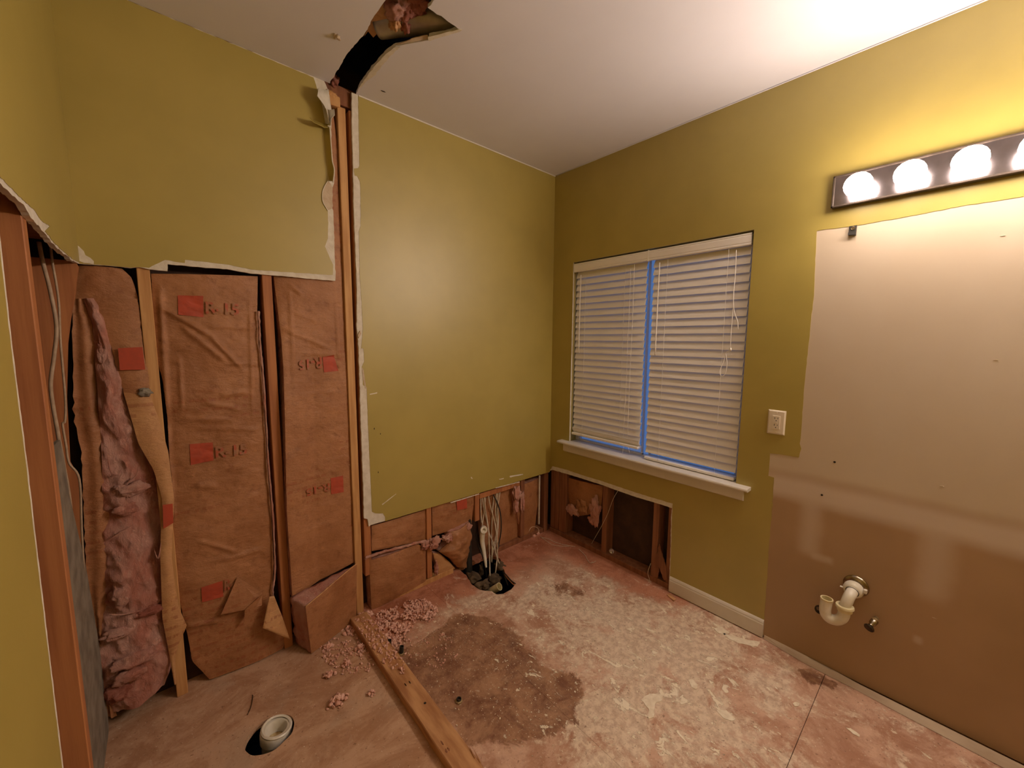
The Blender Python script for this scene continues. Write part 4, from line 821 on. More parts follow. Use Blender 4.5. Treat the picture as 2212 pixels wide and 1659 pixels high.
# --- cut piece of batt swung out of the wall at the bottom of the third bay
b4 = thing('insulation_batt', 'cut block of batt swung out from the wall above the floor', 'insulation', (-1.70, .0, 0), 'batts between the studs of the back wall')
tlf = Vector([(-1.826,-0.125,0.2655)][0]); trf = Vector([(-1.537,-0.004,0.3155)][0]); blf = Vector([(-1.808,-0.1093,0.004)][0]); brf = Vector((-1.553, -.012, .004))
mid = Vector([(-1.594,-0.035,0.3141)][0])
bk = Vector((-.045, .098, .020)); bkr = Vector((-.01, .03, 0))
def fr4(s, t):
    top = tlf.lerp(mid, s/.8) if s < .8 else mid.lerp(trf, (s-.8)/.2)
    p = top.lerp(blf.lerp(brf, s), t); n = wr_noise(p.x, p.z, .004, 12.0); return p+Vector((-.2*n, -n, 0))
def bodygrid(name, mat, parent, nx, nz, front, backf, off, amp):
    vs = []; W_ = nx+1; nl = 6
    for k in range(nl):
        f = k/(nl-1)
        for j in range(nz+1):
            for i in range(nx+1):
                a = front(i/nx, j/nz)+off; b = backf(i/nx, j/nz); p = a.lerp(b, f)
                if amp and k: p = p+noise.noise_vector(p*28)*amp+noise.noise_vector(p*75)*amp*.5
                vs.append(p)
    idx = lambda k, j, i: (k*(nz+1)+j)*W_+i
    fs = []
    for k in (0, nl-1):
        for j in range(nz):
            for i in range(nx): fs.append((idx(k,j,i), idx(k,j,i+1), idx(k,j+1,i+1), idx(k,j+1,i)))
    for k in range(nl-1):
        for i in range(nx): fs.append((idx(k,0,i), idx(k,0,i+1), idx(k+1,0,i+1), idx(k+1,0,i))); fs.append((idx(k,nz,i), idx(k,nz,i+1), idx(k+1,nz,i+1), idx(k+1,nz,i)))
        for j in range(nz): fs.append((idx(k,j,0), idx(k,j+1,0), idx(k+1,j+1,0), idx(k+1,j,0))); fs.append((idx(k,j,nx), idx(k,j+1,nx), idx(k+1,j+1,nx), idx(k+1,j,nx)))
    return mesh(name, vs, fs, mat, parent, True)
bodygrid('fiberglass', PINK, b4, 18, 16, fr4, lambda s, t: fr4(s, t)+bk.lerp(bkr, s)+Vector((0,0,-.02*s*(1-t))), Vector((0,.003,-.001)), .008)
vs = [fr4(i/24, j/20) for j in range(21) for i in range(25)]
o = mesh('kraft_facing', vs, [(j*25+i, j*25+i+1, (j+1)*25+i+1, (j+1)*25+i) for j in range(20) for i in range(24)], KRAFT, b4, True)
tube('paper_fold', [fr4(s/8, 0)+Vector((0,.002,.001)) for s in range(9)], .0035, KRAFTL, b4, 2, 6)
# --- short pieces under the right-hand panel
def short(label, Lq, Rq, base, seed, mat=KRAFT, bulge=.014, amp=.006, nx=26, nz=26, back=.092, tilt=0, bm=PINK):
    c = Lq[-1]; t_ = thing('insulation_batt', label, 'insulation', ((Lq[0][0]+Rq[0][0])/2, .05, min(p[1] for p in Lq)), 'short batts under the right-hand panel')
    sheet('kraft_facing', Lq, Rq, 'B', lambda x,z,s,t: base-bulge*math.sin(s*math.pi)**.6*math.sin(max(.0,min(1,t*.9+.08))*math.pi)**.5+wr_noise(x, z, amp, seed)+tilt*t, mat, t_, nx, nz, back, bm, seed=seed)
    return t_
q1 = short('upper paper-faced batt under the panel beside the split', [(-1.437,0.4929),(-1.441,0.3441)], [(-1.089,0.4891),(-1.093,0.2909)], .026, 3.3)
q2 = short('square paper-faced batt standing on the floor beside the split', [(-1.461,0.3022),(-1.462,0.1504),(-1.458,-0.0028)], [(-1.161,0.2969),(-1.107,0.2328),(-1.11,0.0305)], .012, 5.1, bulge=.02, back=.08)
fuzzy('fiberglass_edge', [(-1.486,0.006,0.3282),(-1.444,0.006,0.3271),(-1.383,0.006,0.3262),(-1.31,0.006,0.3182),(-1.238,0.006,0.3113),(-1.185,0.006,0.3079),(-1.108,0.006,0.2968)], .0075, PINK, q2)
q3 = short('paper-faced batt with a red print block under the panel, right of the middle stud', [(-1.053,0.4942),(-1.05,0.3816),(-1.051,0.3043)], [(-0.7243,0.4966),(-0.7347,0.3829),(-0.748,0.2864)], .026, 6.7)
ink('print_block', [(-0.88,0.4972),(-0.7984,0.4938),(-0.797,0.4176),(-0.8762,0.4266)], 'B', lambda x,z: .0085, PRINT, q3, 6, 0)
q4 = short('crumpled brown batt paper bulging beside the wires', [(-0.9434,0.3014),(-0.9576,0.2271),(-1.019,0.194),(-0.9278,0.1081),(-0.8784,0.0317)], [(-0.782,0.3202),(-0.768,0.2265),(-0.7829,0.1486),(-0.793,0.0689),(-0.8031,0.0016)], .005, 8.2, KRAFT, .045, .022, 30, 30, .06)
q5 = short('small torn piece of batt behind the middle stud at the floor', [(-1.056,0.1949),(-1.032,0.107),(-1.012,0.019)], [(-1.001,0.1666),(-0.9313,0.0838),(-0.8881,0.0217)], .02, 2.9, KRAFTL, .006, .008, 14, 14, .06)
q6 = short('dull paper-faced batt behind the bundle of wires', [(-0.661,0.43),(-0.641,0.1563),(-0.5882,-0.0579)], [(-0.3839,0.4427),(-0.3103,0.184),(-0.2458,-0.0552)], .05, 4.2, KRAFT, .01, .007, 26, 26, .092)
q7 = short('paper-faced batt in the right corner under the panel', [(-0.3839,0.4427),(-0.3103,0.184),(-0.2582,-0.0603)], [(-0.0945,0.4563),(-0.097,0.2548),(-0.1321,0.0319)], .032, 4.9, KRAFT, .012, .005, 26, 26, .092)
for i, (px, r) in enumerate((([(-1.061,-0.01,0.2736)][0], (.040,.022,.030)), ([(-0.9693,-0.015,0.2763)][0], (.030,.022,.026)), ([(-1.117,0,0.2736)][0], (.030,.018,.022)), ([(-1.043,0,0.0901)][0], (.012,.012,.040)))): lump('fiberglass_tuft', px, r, PINK, q3 if i < 3 else q5, i+20, .45, 1.8, 4)
for i, (px, r) in enumerate((([(-0.3567,-0.005,0.4102)][0], (.034,.020,.055)), ([(-0.3628,0,0.3109)][0], (.020,.016,.05)), ([(-0.2883,0.01,0.3327)][0], (.016,.014,.09)), ([(-0.7955,-0.005,0.2918)][0], (.024,.014,.022)))): lump('fiberglass_tuft', px, r, PINK, q7 if i < 3 else q4, i+30, .35, 1.5, 4)
# scrap hanging in the low opening of the window wall
hs = thing('insulation_batt', 'ragged scrap of batt hanging in the low opening under the window', 'insulation', (.04, -.34, .2), 'short batts under the right-hand panel')
sheet('kraft_facing', [(-0.1479,0.4827),(-0.1678,0.3674),(-0.177,0.2691),(-0.2293,0.1959)], [(-0.4783,0.5077),(-0.4761,0.4234),(-0.4689,0.3273),(-0.3593,0.2513)], 'R', lambda x,z,s,t: .040-.012*math.sin(s*math.pi)+wr_noise(x, z, .008, 6.1), KRAFT, hs, 20, 20, .092, PINKD, ragamp=.008, seed=6)
for i, (px, r, mt) in enumerate((([(0.02,-0.2237,0.2472)][0], (.024,.050,.040), PINK), ([(0.015,-0.4362,0.3205)][0], (.022,.036,.085), PINK), ([(0.02,-0.4132,0.2347)][0], (.018,.030,.035), PINK), ([(0.03,-0.311,0.2935)][0], (.02,.05,.05), KRAFT))): lump('fiberglass_tuft', px, r, mt, hs, i+40, .40, 1.8, 4)
# batt and duct up in the ceiling hole
hc = thing('insulation_batt', 'brown and pink batt hanging inside the hole in the ceiling', 'insulation', (-1.5, -.55, 2.80))
P3 = [(-1.531,-0.3162,2.8),(-1.53,-0.3538,2.8),(-1.5,-0.3342,2.8),(-1.496,-0.3751,2.8),(-1.466,-0.3559,2.8),(-1.466,-0.429,2.8),(-1.474,-0.5148,2.8),(-1.506,-0.6223,2.8),(-1.553,-0.621,2.8),(-1.547,-0.4964,2.8),(-1.54,-0.4056,2.8)]
plate('kraft_facing', [(p[0], p[1]) for p in P3], [], 'F', 2.800, 2.806, KRAFTL, hc)
for i, (px, r, mt) in enumerate((([(-1.501,-0.5554,2.79)][0], (.035,.060,.025), PINK), ([(-1.48,-0.4944,2.79)][0], (.018,.030,.03), KRAFTL), ([(-1.457,-0.5544,2.8)][0], (.025,.04,.025), PINKD), ([(-1.438,-0.5061,2.8)][0], (.02,.03,.03), PINKD), ([(-1.451,-0.6054,2.8)][0], (.04,.06,.02), PINKD))): lump('fiberglass_tuft', px, r, mt, hc, i+50, .4, 1.8, 4)
dq = [(-1.399,-0.4058,2.83),(-1.341,-0.5553,2.83),(-1.243,-0.6266,2.83)]
tube_d = tag(tube('air_duct', [(dq[0][0]-.1,dq[0][1]+.02,2.84), (dq[1][0],dq[1][1],2.832), (dq[2][0]+.25,dq[2][1]-.05,2.84)], .062, DUCT, None, 8, 28), 'dull grey metal duct inside the pointed end of the ceiling hole', 'duct')
for v in ([(-1.549,0.0143,2.77)][0], [(-1.544,0.0519,2.755)][0]): lump('fiberglass_tuft', v, (.018,.02,.03), PINKD, b3, 60, .4, 1.8, 3)

# ================================================================== CABLES, PIPES, CHASE
def cable(label, pts, r, mat, name='cable', group=None, k=6): return tag(tube(name, pts, r, mat, None, k, 8), label, 'cable', group)
cable('thick pale cable hanging behind the stud of the left wall', [(-2.526,-0.12,1.838),(-2.523,-0.12,1.777),(-2.515,-0.12,1.692),(-2.51,-0.12,1.576),(-2.522,-0.12,1.482),(-2.536,-0.12,1.399),(-2.539,-0.12,1.339),(-2.535,-0.12,1.217),(-2.532,-0.12,1.129)]+[(-2.53,-0.1,0.9836),(-2.534,-0.1,0.8559),(-2.537,-0.1,0.6963)], .0052, CABLED)
cable('thin pale cable hanging nearest the left corner of the room', [(-2.504,-0.1,1.845),(-2.505,-0.1,1.782),(-2.502,-0.1,1.707),(-2.502,-0.1,1.636),(-2.508,-0.1,1.517),(-2.512,-0.1,1.335),(-2.519,-0.1,1.255),(-2.525,-0.1,1.246),(-2.523,-0.1,1.173),(-2.521,-0.1,1.11)]+[(-2.502,-0.1,1.047),(-2.51,-0.1,0.87),(-2.517,-0.1,0.7031)], .0032, CABLED)
G = 'cables in the floor chase'
wires = (
 ('pale cable at the left edge of the wire bundle', [(-0.6542,0.03,0.4682),(-0.6455,0.03,0.3978),(-0.6279,0.03,0.3144),(-0.61,0.03,0.2495)]+[(-0.6391,-0.03,0.2026),(-0.6092,-0.03,0.1335),(-0.5848,-0.03,0.0552)]+[(-0.6178,-0.1,0.0336),(-0.5812,-0.1,-0.0546),(-0.55,-0.1,-0.1272),(-0.5768,-0.16,-0.1412)]),
 ('pale cable crossing in front of the white pipe', [(-0.6443,0.02,0.4686),(-0.6356,0.02,0.3739),(-0.6208,0.02,0.2862)]+[(-0.6528,-0.04,0.2305),(-0.6481,-0.04,0.1315),(-0.6439,-0.04,0.0318)]+[(-0.7198,-0.14,0.01),(-0.7197,-0.14,-0.0755),(-0.7197,-0.14,-0.1281)]),
 ('pale cable running from top left across the bundle', [(-0.6089,0.02,0.4594),(-0.5939,0.02,0.3867),(-0.5695,0.02,0.3054),(-0.5479,0.02,0.2337)]+[(-0.573,-0.03,0.1757),(-0.5636,-0.03,0.0976),(-0.5664,-0.03,0.0234)]+[(-0.646,-0.12,0.0194),(-0.6604,-0.12,-0.062),(-0.6807,-0.12,-0.1213),(-0.6911,-0.12,-0.1605)]),
 ('second pale cable from the left in the bundle', [(-0.6142,0.04,0.4546),(-0.6261,0.04,0.3793),(-0.6381,0.04,0.2942)]+[(-0.6592,0.02,0.2637),(-0.6622,0.02,0.2303)]),
 ('pale cable sagging down the middle of the bundle', [(-0.5496,0.03,0.4358),(-0.5616,0.03,0.3246),(-0.5675,0.03,0.2262),(-0.5704,0.03,0.1262)]+[(-0.6041,-0.02,0.083),(-0.6101,-0.02,0.0103),(-0.613,-0.02,-0.0186)]),
 ('pale cable bowed at the right of the bundle', [(-0.5331,0.02,0.4494),(-0.542,0.02,0.3473),(-0.5356,0.02,0.2601),(-0.526,0.02,0.1863),(-0.5414,0.02,0.1203)]+[(-0.592,-0.02,0.0786),(-0.604,-0.02,0.018),(-0.6082,-0.02,-0.0255)]),
 ('pale cable slanting from the top right of the bundle', [(-0.502,0.02,0.4514),(-0.5112,0.02,0.4038),(-0.5234,0.02,0.337),(-0.52,0.02,0.2553)]+[(-0.5475,-0.01,0.2045),(-0.5566,-0.01,0.1373),(-0.581,-0.01,0.1056),(-0.59,-0.01,0.0487)]),
 ('faint cable behind the middle of the bundle', [(-0.5672,0.05,0.4094),(-0.564,0.05,0.3185),(-0.5578,0.05,0.2157),(-0.5515,0.05,0.1425),(-0.5326,0.05,0.0643)]+[(-0.5605,0,0.0539),(-0.5665,0,-0.0149)]),
 ('thin pale cable beside the black one', [(-0.5125,0.03,0.4461),(-0.5185,0.03,0.3976),(-0.512,0.03,0.3101),(-0.5085,0.03,0.2279),(-0.5145,0.03,0.1379),(-0.53,0.03,0.0715),(-0.5547,0.03,-0.0222)]),
 ('pale cable close behind the stud by the pipe', [(-0.6659,0.03,0.4567),(-0.6661,0.03,0.355),(-0.6604,0.03,0.2653)]),
 ('pale cable ending at the lip of the floor hole', [(-0.5829,-0.05,0.073),(-0.5797,-0.05,0.0119),(-0.5886,-0.05,-0.0497)]+[(-0.6744,-0.13,-0.0563),(-0.683,-0.13,-0.1057),(-0.6916,-0.13,-0.1455)]),
)
for lb_, pts in wires: cable(lb_, pts, .0044, CABLE, group=G)
cable('black cable curving round the right side of the bundle', [(-0.5718,0.01,0.4527),(-0.5411,0.01,0.3951),(-0.5097,0.01,0.3163),(-0.498,0.01,0.237),(-0.4995,0.01,0.1509),(-0.515,0.01,0.0846),(-0.5242,0.01,0.0367)], .0045, BLACKC, 'black_cable', G)
cable('thin black cord looping to the floor beside the white pipe', [(-0.7318,0,0.2219),(-0.7151,0,0.1388)]+[(-0.7316,-0.06,0.112),(-0.7061,-0.06,0.0351),(-0.6917,-0.06,-0.0386),(-0.6859,-0.06,-0.1047)], .004, BLACKC, 'black_cable', G)
cable('black cord lying over the right rim of the floor hole', [(-0.5994,-0.1,-0.0522)]+[(-0.6557,-0.2228,0.004),(-0.6725,-0.2956,0.004),(-0.6763,-0.3482,0.004)], .0028, BLACKC, 'black_cable', G)
cable('twisted red-brown wire over the right rim of the floor hole', [(-0.6681,-0.2305,0.008),(-0.6864,-0.2919,0.008),(-0.6962,-0.3482,0.008),(-0.686,-0.3526,0.008)], .002, REDW, 'thin_wire', G)
# white capped pipe leaning out of the chase
pp = thing('vent_pipe', 'white plastic pipe with an open ring end among the wires', 'pipe', (-.72, -.05, 0))
c0 = Vector([(-0.6972,-0.045,0.2555)][0]); ax = Vector((-.45, -.86, .22)).normalized()
lathe('pipe_ring', [(.0105,-.006),(.0105,.010),(.0235,.010),(.0245,.006),(.0245,-.012),(.019,-.016),(0,-.018)], c0, ax, PVC, pp, 28)
lathe('pipe_bore', [(0,0),(.0105,0),(.0105,.004),(0,.004)], c0-ax*.004, ax, SCUM, pp, 20)
lathe('bore_pin', [(0,0),(.004,0),(.003,.006),(0,.007)], c0, ax, PVC, pp, 12)
tube('pipe_tail', [c0+Vector((0,.012,-.004)), Vector([(-0.7002,-0.03,0.1748)][0]), Vector([(-0.7012,-0.05,0.1062)][0]), Vector([(-0.71,-0.08,0.0455)][0]), Vector([(-0.7197,-0.1,0.0153)][0])], lambda t: .0185-.013*t**1.5, PVC, pp, 5, 16)
bp = tag(tube('waste_pipe', [(-.765,.055,2.0), (-.765,.055,1.0), (-.768,.05,.25), (-.772,.03,-.2)], .030, RUBB, None, 4, 22), 'black plastic waste pipe rising behind the stud by the wires', 'pipe')
sp_ = thing('pipe_stub', 'open end of a pale pipe in the floor hole under the wires', 'pipe', (-.80, -.30, -.05))
c1 = Vector([(-0.7669,-0.2981,0)][0]); a1 = Vector((.25,-.62,.55)).normalized()
lathe('pipe_end', [(.022,-.12),(.0235,0.0),(.0205,0.0),(.0195,-.04),(0,-.045)], c1, a1, PVCY, sp_, 26)
for i, (px, r) in enumerate((([(-0.8218,-0.0991,-0.01)][0], (.04,.05,.022)), ([(-0.8203,-0.1844,-0.02)][0], (.05,.035,.020)), ([(-0.8215,-0.2279,-0.016)][0], (.022,.022,.015)), ([(-0.6041,-0.1126,-0.015)][0], (.035,.05,.025)), ([(-0.6964,-0.1538,-0.05)][0], (.045,.05,.03)), ([(-0.7243,-0.05,-0.0253)][0], (.014,.014,.05)))):
    tag(lump('dirt_clod', px, r, DIRT, None, i+70, .35, 1.7, 3), ['wide grey dirt clod on the left rim of the floor hole', 'grey dirt clod at the front left of the floor hole', 'small grey clod below the white pipe in the floor hole', 'grey-brown clod behind the wires at the right of the hole', 'dark clod down in the floor hole between the cables', 'upright tan clod leaning beside the white pipe'][i], 'dirt')
# loose wires in the corner and across the floor
cable('thin pale wire trailing over the floor from the corner', [(-0.1293,-0.0433,0.006),(-0.1069,-0.088,0.006),(-0.1019,-0.1605,0.006),(-0.0799,-0.2277,0.006),(-0.0374,-0.3056,0.006)], .0016, CABLE, 'thin_wire')
cable('second thin wire beside it on the reddish floor', [(-0.1234,-0.0241,0.004),(-0.1416,-0.1336,0.004),(-0.1401,-0.1829,0.004),(-0.1081,-0.2282,0.004),(-0.066,-0.2703,0.004)], .0014, CABLE, 'thin_wire')
cable('thin wire curling past the low opening onto the floor', [(-0.0407,-0.3417,0.004),(-0.0743,-0.4263,0.004),(-0.1132,-0.4789,0.004),(-0.1254,-0.51,0.004),(-0.0992,-0.5224,0.004),(-0.0762,-0.5213,0.004)], .0016, CABLE, 'thin_wire')
cable('small loop of pale wire standing in the corner', [(-0.2446,-0.02,0.0829),(-0.2286,-0.02,0.1048),(-0.199,-0.02,0.1077),(-0.155,-0.02,0.0861),(-0.1375,-0.02,0.0577),(-0.1439,-0.02,0.0397)], .0016, CABLE, 'thin_wire')
cable('thin wire slanting across the low opening', [(-0.004,-0.63,0.5266),(-0.004,-0.5931,0.4511),(-0.004,-0.5566,0.3394),(-0.004,-0.5081,0.2296),(-0.004,-0.4678,0.1484),(-0.004,-0.4284,0.0677)], .0013, CABLE, 'thin_wire')
cable('short thin wire hanging at the right of the low opening', [(-0.006,-0.8925,0.1252),(-0.006,-0.8768,0.0538),(-0.006,-0.8921,0.0096),(-0.006,-0.9009,-0.0446)], .0015, CABLE, 'thin_wire')
tag(lathe('clear_disc', [(0,0),(.017,0),(.0185,.002),(.017,.004),(.014,.0025),(0,.0025)], Vector([(-0.01,-0.6039,0.0891)][0]), (-.9,-.4,.2), CLEAR, None, 24), 'small clear plastic disc leaning in the low opening', 'cap')
for i, (px, r) in enumerate((([(-0.1558,0.0117,0.006)][0], (.014,.012,.010)), ([(-0.1083,0.0182,0.008)][0], (.016,.010,.012)))): tag(lump('insulation_clump', px, r, CRUMB, None, i+80, .5, 2.2, 3), ['pink fluff clump by the wire loop in the corner', 'second fluff clump under the wire loop in the corner'][i], 'debris')
tag(box('black_bracket', [(0,0.0988,-0.0834)][0], Vector([(0,0.0234,0.0015)][0])+Vector((.02,0,0)), RUBB, None, .003), 'small black bracket at the foot of the corner', 'bracket')

# ================================================================== SHOWER FLOOR ITEMS
fp = thing('drain_pipe', 'white drain pipe end in the round hole of the shower floor', 'pipe', (-2.02, -.41, -.05))
cc = Vector((-2.018, -.412, -.016)); da = Vector((.10, .02, 1)).normalized()
lathe('hub', [(.046,-.30),(.046,-.03),(.054,-.028),(.0555,-.010),(.056,.008),(.052,.014),(.039,.012),(.034,.004),(.033,-.05),(.0,-.06)], cc, da, PVC, fp, 36)
lathe('broken_rim', [(.0435,.011),(.0545,.010),(.0555,.017),(.051,.021),(.044,.018)], cc, Vector((.16,-.06,1)).normalized(), PVC, fp, 30)
lathe('silt', [(0,0),(.030,0),(.030,.004),(0,.004)], cc-da*.035, da, SCUM, fp, 20)
cu = thing('curb_board', 'flat wooden board nailed down as the edge of the old shower', 'board', (-1.548, -.6, 0))
def board(name, x0, x1, y0, y1, z0, z1, mat, parent):
    ny = 60; vs = []
    for j in range(ny+1):
        y = y0+(y1-y0)*j/ny; w = noise.noise(Vector((y*6, 1, 2)))*.0018; w2 = noise.noise(Vector((y*5, 7, 2)))*.0018
        for (x, z) in ((x0+w, z0), (x0+w, z1-.003), (x0+w+.003, z1), (x1+w2-.003, z1), (x1+w2, z1-.003), (x1+w2, z0)): vs.append((x, y, z))
    fs = [tuple(range(6)), tuple(ny*6+5-i for i in range(6))]+[(j*6+i, j*6+(i+1) % 6, j*6+6+(i+1) % 6, j*6+6+i) for j in range(ny) for i in range(6)]
    return mesh(name, vs, fs, mat, parent)
board('plank', -1.592, -1.503, -1.60, -.03, 0, .038, WOODH, cu)
for i, px in enumerate([(-1.537,-0.7417)]): lathe('nail_hole', [(0,0),(.006,0),(.0045,.0006),(0,.0006)], (px[0], px[1], .0378), (0,0,1), SLOT, cu, 14)
for i, px in enumerate([(-1.558,-0.6081),(-1.538,-0.6089)]): lump('bent_nail', (px[0], px[1], .040), (.0016,.010,.002), DKMET, cu, i, .2, sub=2)
for i, px in enumerate([(-1.57,-0.9284),(-1.574,-0.9647),(-1.565,-0.9669)]): lump('gouge', (px[0], px[1], .0375), (.004,.011,.0012), DARKW, cu, i+3, .3, sub=2)
for i, px in enumerate([(-1.514,-1.058),(-1.508,-1.08)]): 
    a = Vector((px[0], px[1], .038)); mesh('splinter', [a, a+Vector((.006,-.004,.0)), a+Vector((.012,.060,.006)), a+Vector((.003,.002,.003))], [(0,1,2),(0,2,3),(1,3,2),(0,3,1)], WOODH, cu)
for i, (px, lb_) in enumerate(zip([(-1.501,-0.314),(-1.473,-0.3919),(-1.405,-0.7945)], ('short black pipe stub by the curb board, left of a pair', 'short black pipe stub by the curb board, right of a pair', 'small black pipe stub set in the stained floor'))):
    h = .036 if i < 2 else .012
    st_ = thing('floor_stub', lb_, 'pipe', (px[0], px[1], 0))
    lathe('stub_tube', [(.0105,.0),(.0105,h),(.0085,h),(.0085,h-.012),(0,h-.014)], (px[0], px[1], 0), (.1,.05,1), RUBB, st_, 20)
    lathe('stub_collar', [(.0105,0),(.016,0),(.016,.004),(.0105,.006)], (px[0], px[1], 0), (0,0,1), BRASS, st_, 20)
tag(tube('thin_wire', [(-2.095,-0.2798,0.003),(-2.078,-0.2471,0.003),(-2.064,-0.197,0.003),(-2.064,-0.1845,0.003)], .0014, DKMET, None, 4, 6), 'short dark twig-like wire on the shower floor behind the drain', 'wire')
tag(plate('wood_chip', rag([(-0.0541,-1.032),(-0.0286,-1.035),(-0.0505,-1.089),(-0.0786,-1.087)], .01, .001, 61), [], 'F', .001, .006, WOODH, None), 'pale wood chip on the floor at the end of the baseboard', 'debris')

# ================================================================== DEBRIS
def crumbs(name, pts, mat, sub=1):
    bm = bmesh.new()
    for (x, y, z, r) in pts:
        m = Matrix.Translation((x, y, z)) @ Matrix.Rotation(random.random()*6.28, 4, 'Z') @ Matrix.Rotation(random.random()*3, 4, 'X') @ Matrix.Diagonal((r*random.uniform(.7,1.4), r*random.uniform(.7,1.3), r*random.uniform(.6,1.0), 1))
        v = bmesh.ops.create_icosphere(bm, subdivisions=sub, radius=1, matrix=m)['verts']
        for q in v: q.co += noise.noise_vector(q.co*120)*r*.75
    me = bpy.data.meshes.new(name); bm.to_mesh(me); bm.free(); o = link(name, me, mat, None, True); o['kind'] = 'stuff'; return o
def scatter(poly, n, r0, r1, cl=0):
    P = poly; xs = [p[0] for p in P]; ys = [p[1] for p in P]; out = []; A = np.array
    while len(out) < n:
        x, y = random.uniform(min(xs), max(xs)), random.uniform(min(ys), max(ys))
        if inpoly_sd(np.array([x]), np.array([y]), P)[0] < 0: continue
        if cl and noise.noise(Vector((x*22, y*22, cl)))+random.uniform(-.3,.3) < .05: continue
        r = random.uniform(r0, r1)*random.uniform(.6, 1); out.append((x, y, r*.6, r))
    return out
PILE = [(-1.531,0.0478),(-1.48,0.0314),(-1.474,-0.0426),(-1.341,-0.061),(-1.255,-0.0472),(-1.177,-0.1154),(-1.177,-0.2451),(-1.246,-0.2931),(-1.332,-0.2562),(-1.415,-0.3049),(-1.398,-0.3541),(-1.478,-0.3503),(-1.525,-0.3092),(-1.542,-0.2403),(-1.552,-0.1511)]
pts = scatter(PILE, 1150, .003, .009, 3)+scatter(PILE, 200, .005, .012, 5)
pts = [(x, y, z+max(0, noise.noise(Vector((x*14, y*14, 9))))*.035, r) for x, y, z, r in pts]
pts += [(x, y, .038+r*.5, r) for x, y, z, r in scatter([(-1.588,-.05),(-1.507,-.05),(-1.507,-.50),(-1.54,-.56),(-1.588,-.42)], 190, .003, .009)]
o = crumbs('insulation_crumbs', pts, CRUMB, 1); tag(o, 'heap of pink insulation crumbs between the curb board and the back wall', 'debris')
o = crumbs('insulation_crumbs', scatter([(-1.766,-0.0788),(-1.615,-0.0725),(-1.58,-0.2398),(-1.59,-0.3562),(-1.664,-0.4228),(-1.728,-0.3667),(-1.78,-0.1708)], 300, .002, .008, 4)+scatter([(-1.643,0.0004),(-1.578,-0.043),(-1.595,-0.1255),(-1.657,-0.0832)], 40, .003, .010), CRUMB, 1); tag(o, 'scattered pink crumbs on the shower side of the curb board', 'debris')
o = crumbs('insulation_crumbs', scatter([(-1.558,-0.2805),(-1.224,-0.4118),(-1.277,-0.6084),(-1.413,-0.6049),(-1.561,-0.4198)], 150, .0015, .006, 8), CRUMB, 1); tag(o, 'thin sprinkle of pink crumbs on the dark floor stain', 'debris')
o = crumbs('grit', scatter([(-1.342,0.006),(-1.056,-0.356),(-0.9289,-0.6408),(-0.9852,-0.9378),(-0.979,-1.131),(-1.295,-1.14),(-1.542,-0.9405),(-1.617,-0.5083)], 520, .0010, .0036, 2)+scatter([(-1.069,-0.2892),(-0.3574,-0.8861),(-0.3122,-1.644),(-0.7809,-1.669),(-1.384,-1.142)], 520, .0008, .0030, 6), CHIP, 1); tag(o, 'fine pale plaster grit sprinkled over the stained floor', 'debris')
o = crumbs('grit', scatter([(-0.4463,-0.2649),(-0.1345,-0.4515),(-0.1058,-1.003),(-0.5247,-1.161),(-0.9565,-0.7859)], 260, .0008, .0028, 7), CHIP, 1); tag(o, 'fine pale grit on the floor in front of the low opening', 'debris')
big = [((1030,985), (.034,.030,.022), 'large fluffy pink clump on the shower floor, nearest the drain'), ((1300,920), (.018,.016,.014), 'small pink clump beside the curb board, nearest the camera'), ((965,775), (.026,.022,.016), 'brownish pink clump in the middle of the shower floor'), ((1100,690), (.022,.018,.016), 'pink clump between the leaning batt and the curb board'), ((1210,560), (.024,.020,.018), 'pink clump against the curb board near the wall'), ((1110,400), (.014,.012,.014), 'pale clump at the foot of the leaning batt'), ((950,550), (.024,.014,.012), 'flat pink clump in front of the leaning batt'), ((1265,300), (.026,.026,.024), 'pink clump at the foot of the split stud'), ((1860,450), (.012,.010,.008), 'small pink clump alone on the stained floor')]
for i, (q, r, lb_) in enumerate(big):
    pass
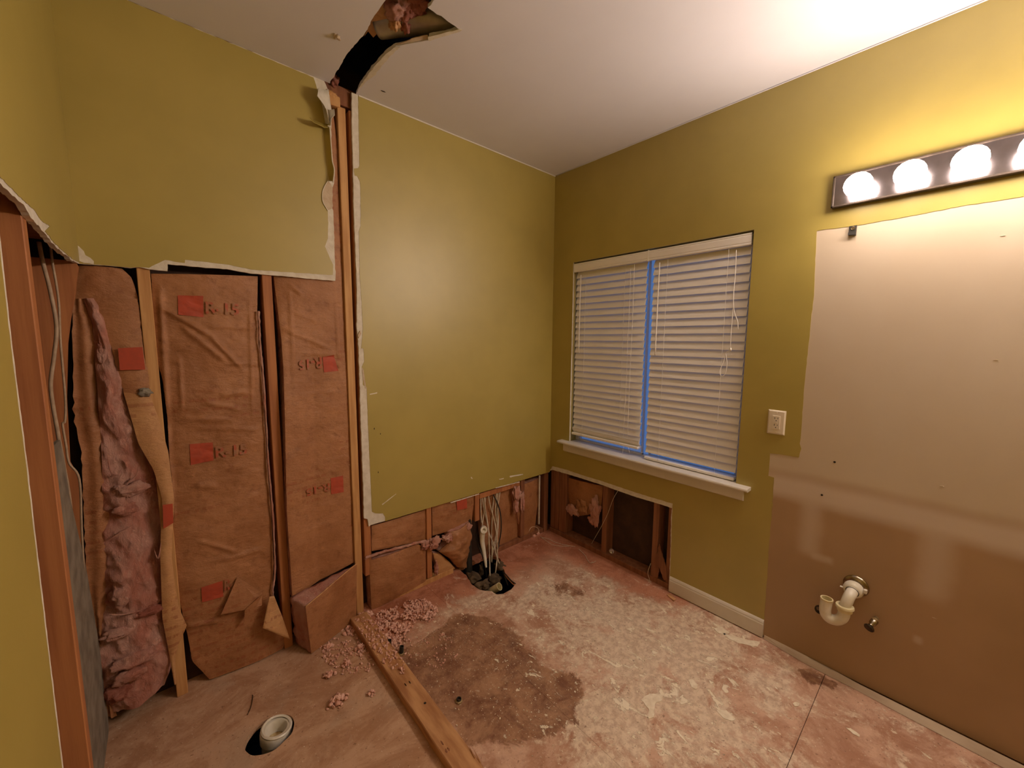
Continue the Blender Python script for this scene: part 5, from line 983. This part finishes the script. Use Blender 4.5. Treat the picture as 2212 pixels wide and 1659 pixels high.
BIGP = [(-1.797,-0.4609),(-1.673,-0.5169),(-1.781,-0.2985),(-1.702,-0.2882),(-1.615,-0.2313),(-1.613,-0.0495),(-1.735,-0.1163),(-1.498,-0.022),(-1.258,-0.4178)]
for i, (p, (q, r, lb_)) in enumerate(zip(BIGP, big)):
    pts = []
    for k in range(46):
        d = random.gauss(0, .42), random.gauss(0, .42); rr = random.uniform(.10, .30)*r[0]
        hz = max(0, 1-d[0]**2-d[1]**2)*r[2]*random.uniform(.2, 1.1); pts.append((p[0]+d[0]*r[0], p[1]+d[1]*r[1], rr*.5+hz, rr))
    o = crumbs('insulation_clump', pts, CRUMB, 2); del o['kind']; tag(o, lb_, 'debris', 'pink clumps on the floor')
# larger flakes of plaster
FLK = [([(-0.8133,-1.307),(-0.7561,-1.314),(-0.7211,-1.35),(-0.7452,-1.367),(-0.7817,-1.356),(-0.8432,-1.382),(-0.8655,-1.372),(-0.8246,-1.349)], 'T-shaped white plaster flake in the middle of the floor'), ([(-0.5598,-1.394),(-0.5379,-1.407),(-0.5519,-1.436),(-0.5793,-1.44),(-0.5834,-1.42)], 'oval white plaster flake up towards the baseboard'), ([(-0.1278,-1.336),(-0.0837,-1.358),(-0.0958,-1.405),(-0.1352,-1.394),(-0.1464,-1.361)], 'white flake on the floor close to the baseboard'), ([(-0.6167,-1.54),(-0.5848,-1.568),(-0.5957,-1.607),(-0.6128,-1.604),(-0.6308,-1.572)], 'long white flake in front of the bare wall'), ([(-0.1292,-1.383),(-0.0873,-1.475),(-0.0474,-1.532),(-0.0952,-1.535),(-0.1384,-1.468),(-0.1471,-1.415)], 'pale slab of thinset at the right end of the baseboard'), ([(-0.3376,-1.743),(-0.3147,-1.751),(-0.3152,-1.763),(-0.3333,-1.762),(-0.3455,-1.752)], 'small round white flake left of the plywood seam'), ([(-0.3024,-1.913),(-0.2905,-1.927),(-0.2988,-1.956),(-0.3105,-1.956),(-0.3129,-1.937)], 'long white flake right of the plywood seam')]
for i, (poly, lb_) in enumerate(FLK): tag(plate('plaster_flake', rag(poly, .008, .003, 100+i), [], 'F', .0002, .0022, CHIP, None), lb_, 'debris', 'plaster flakes on the floor')
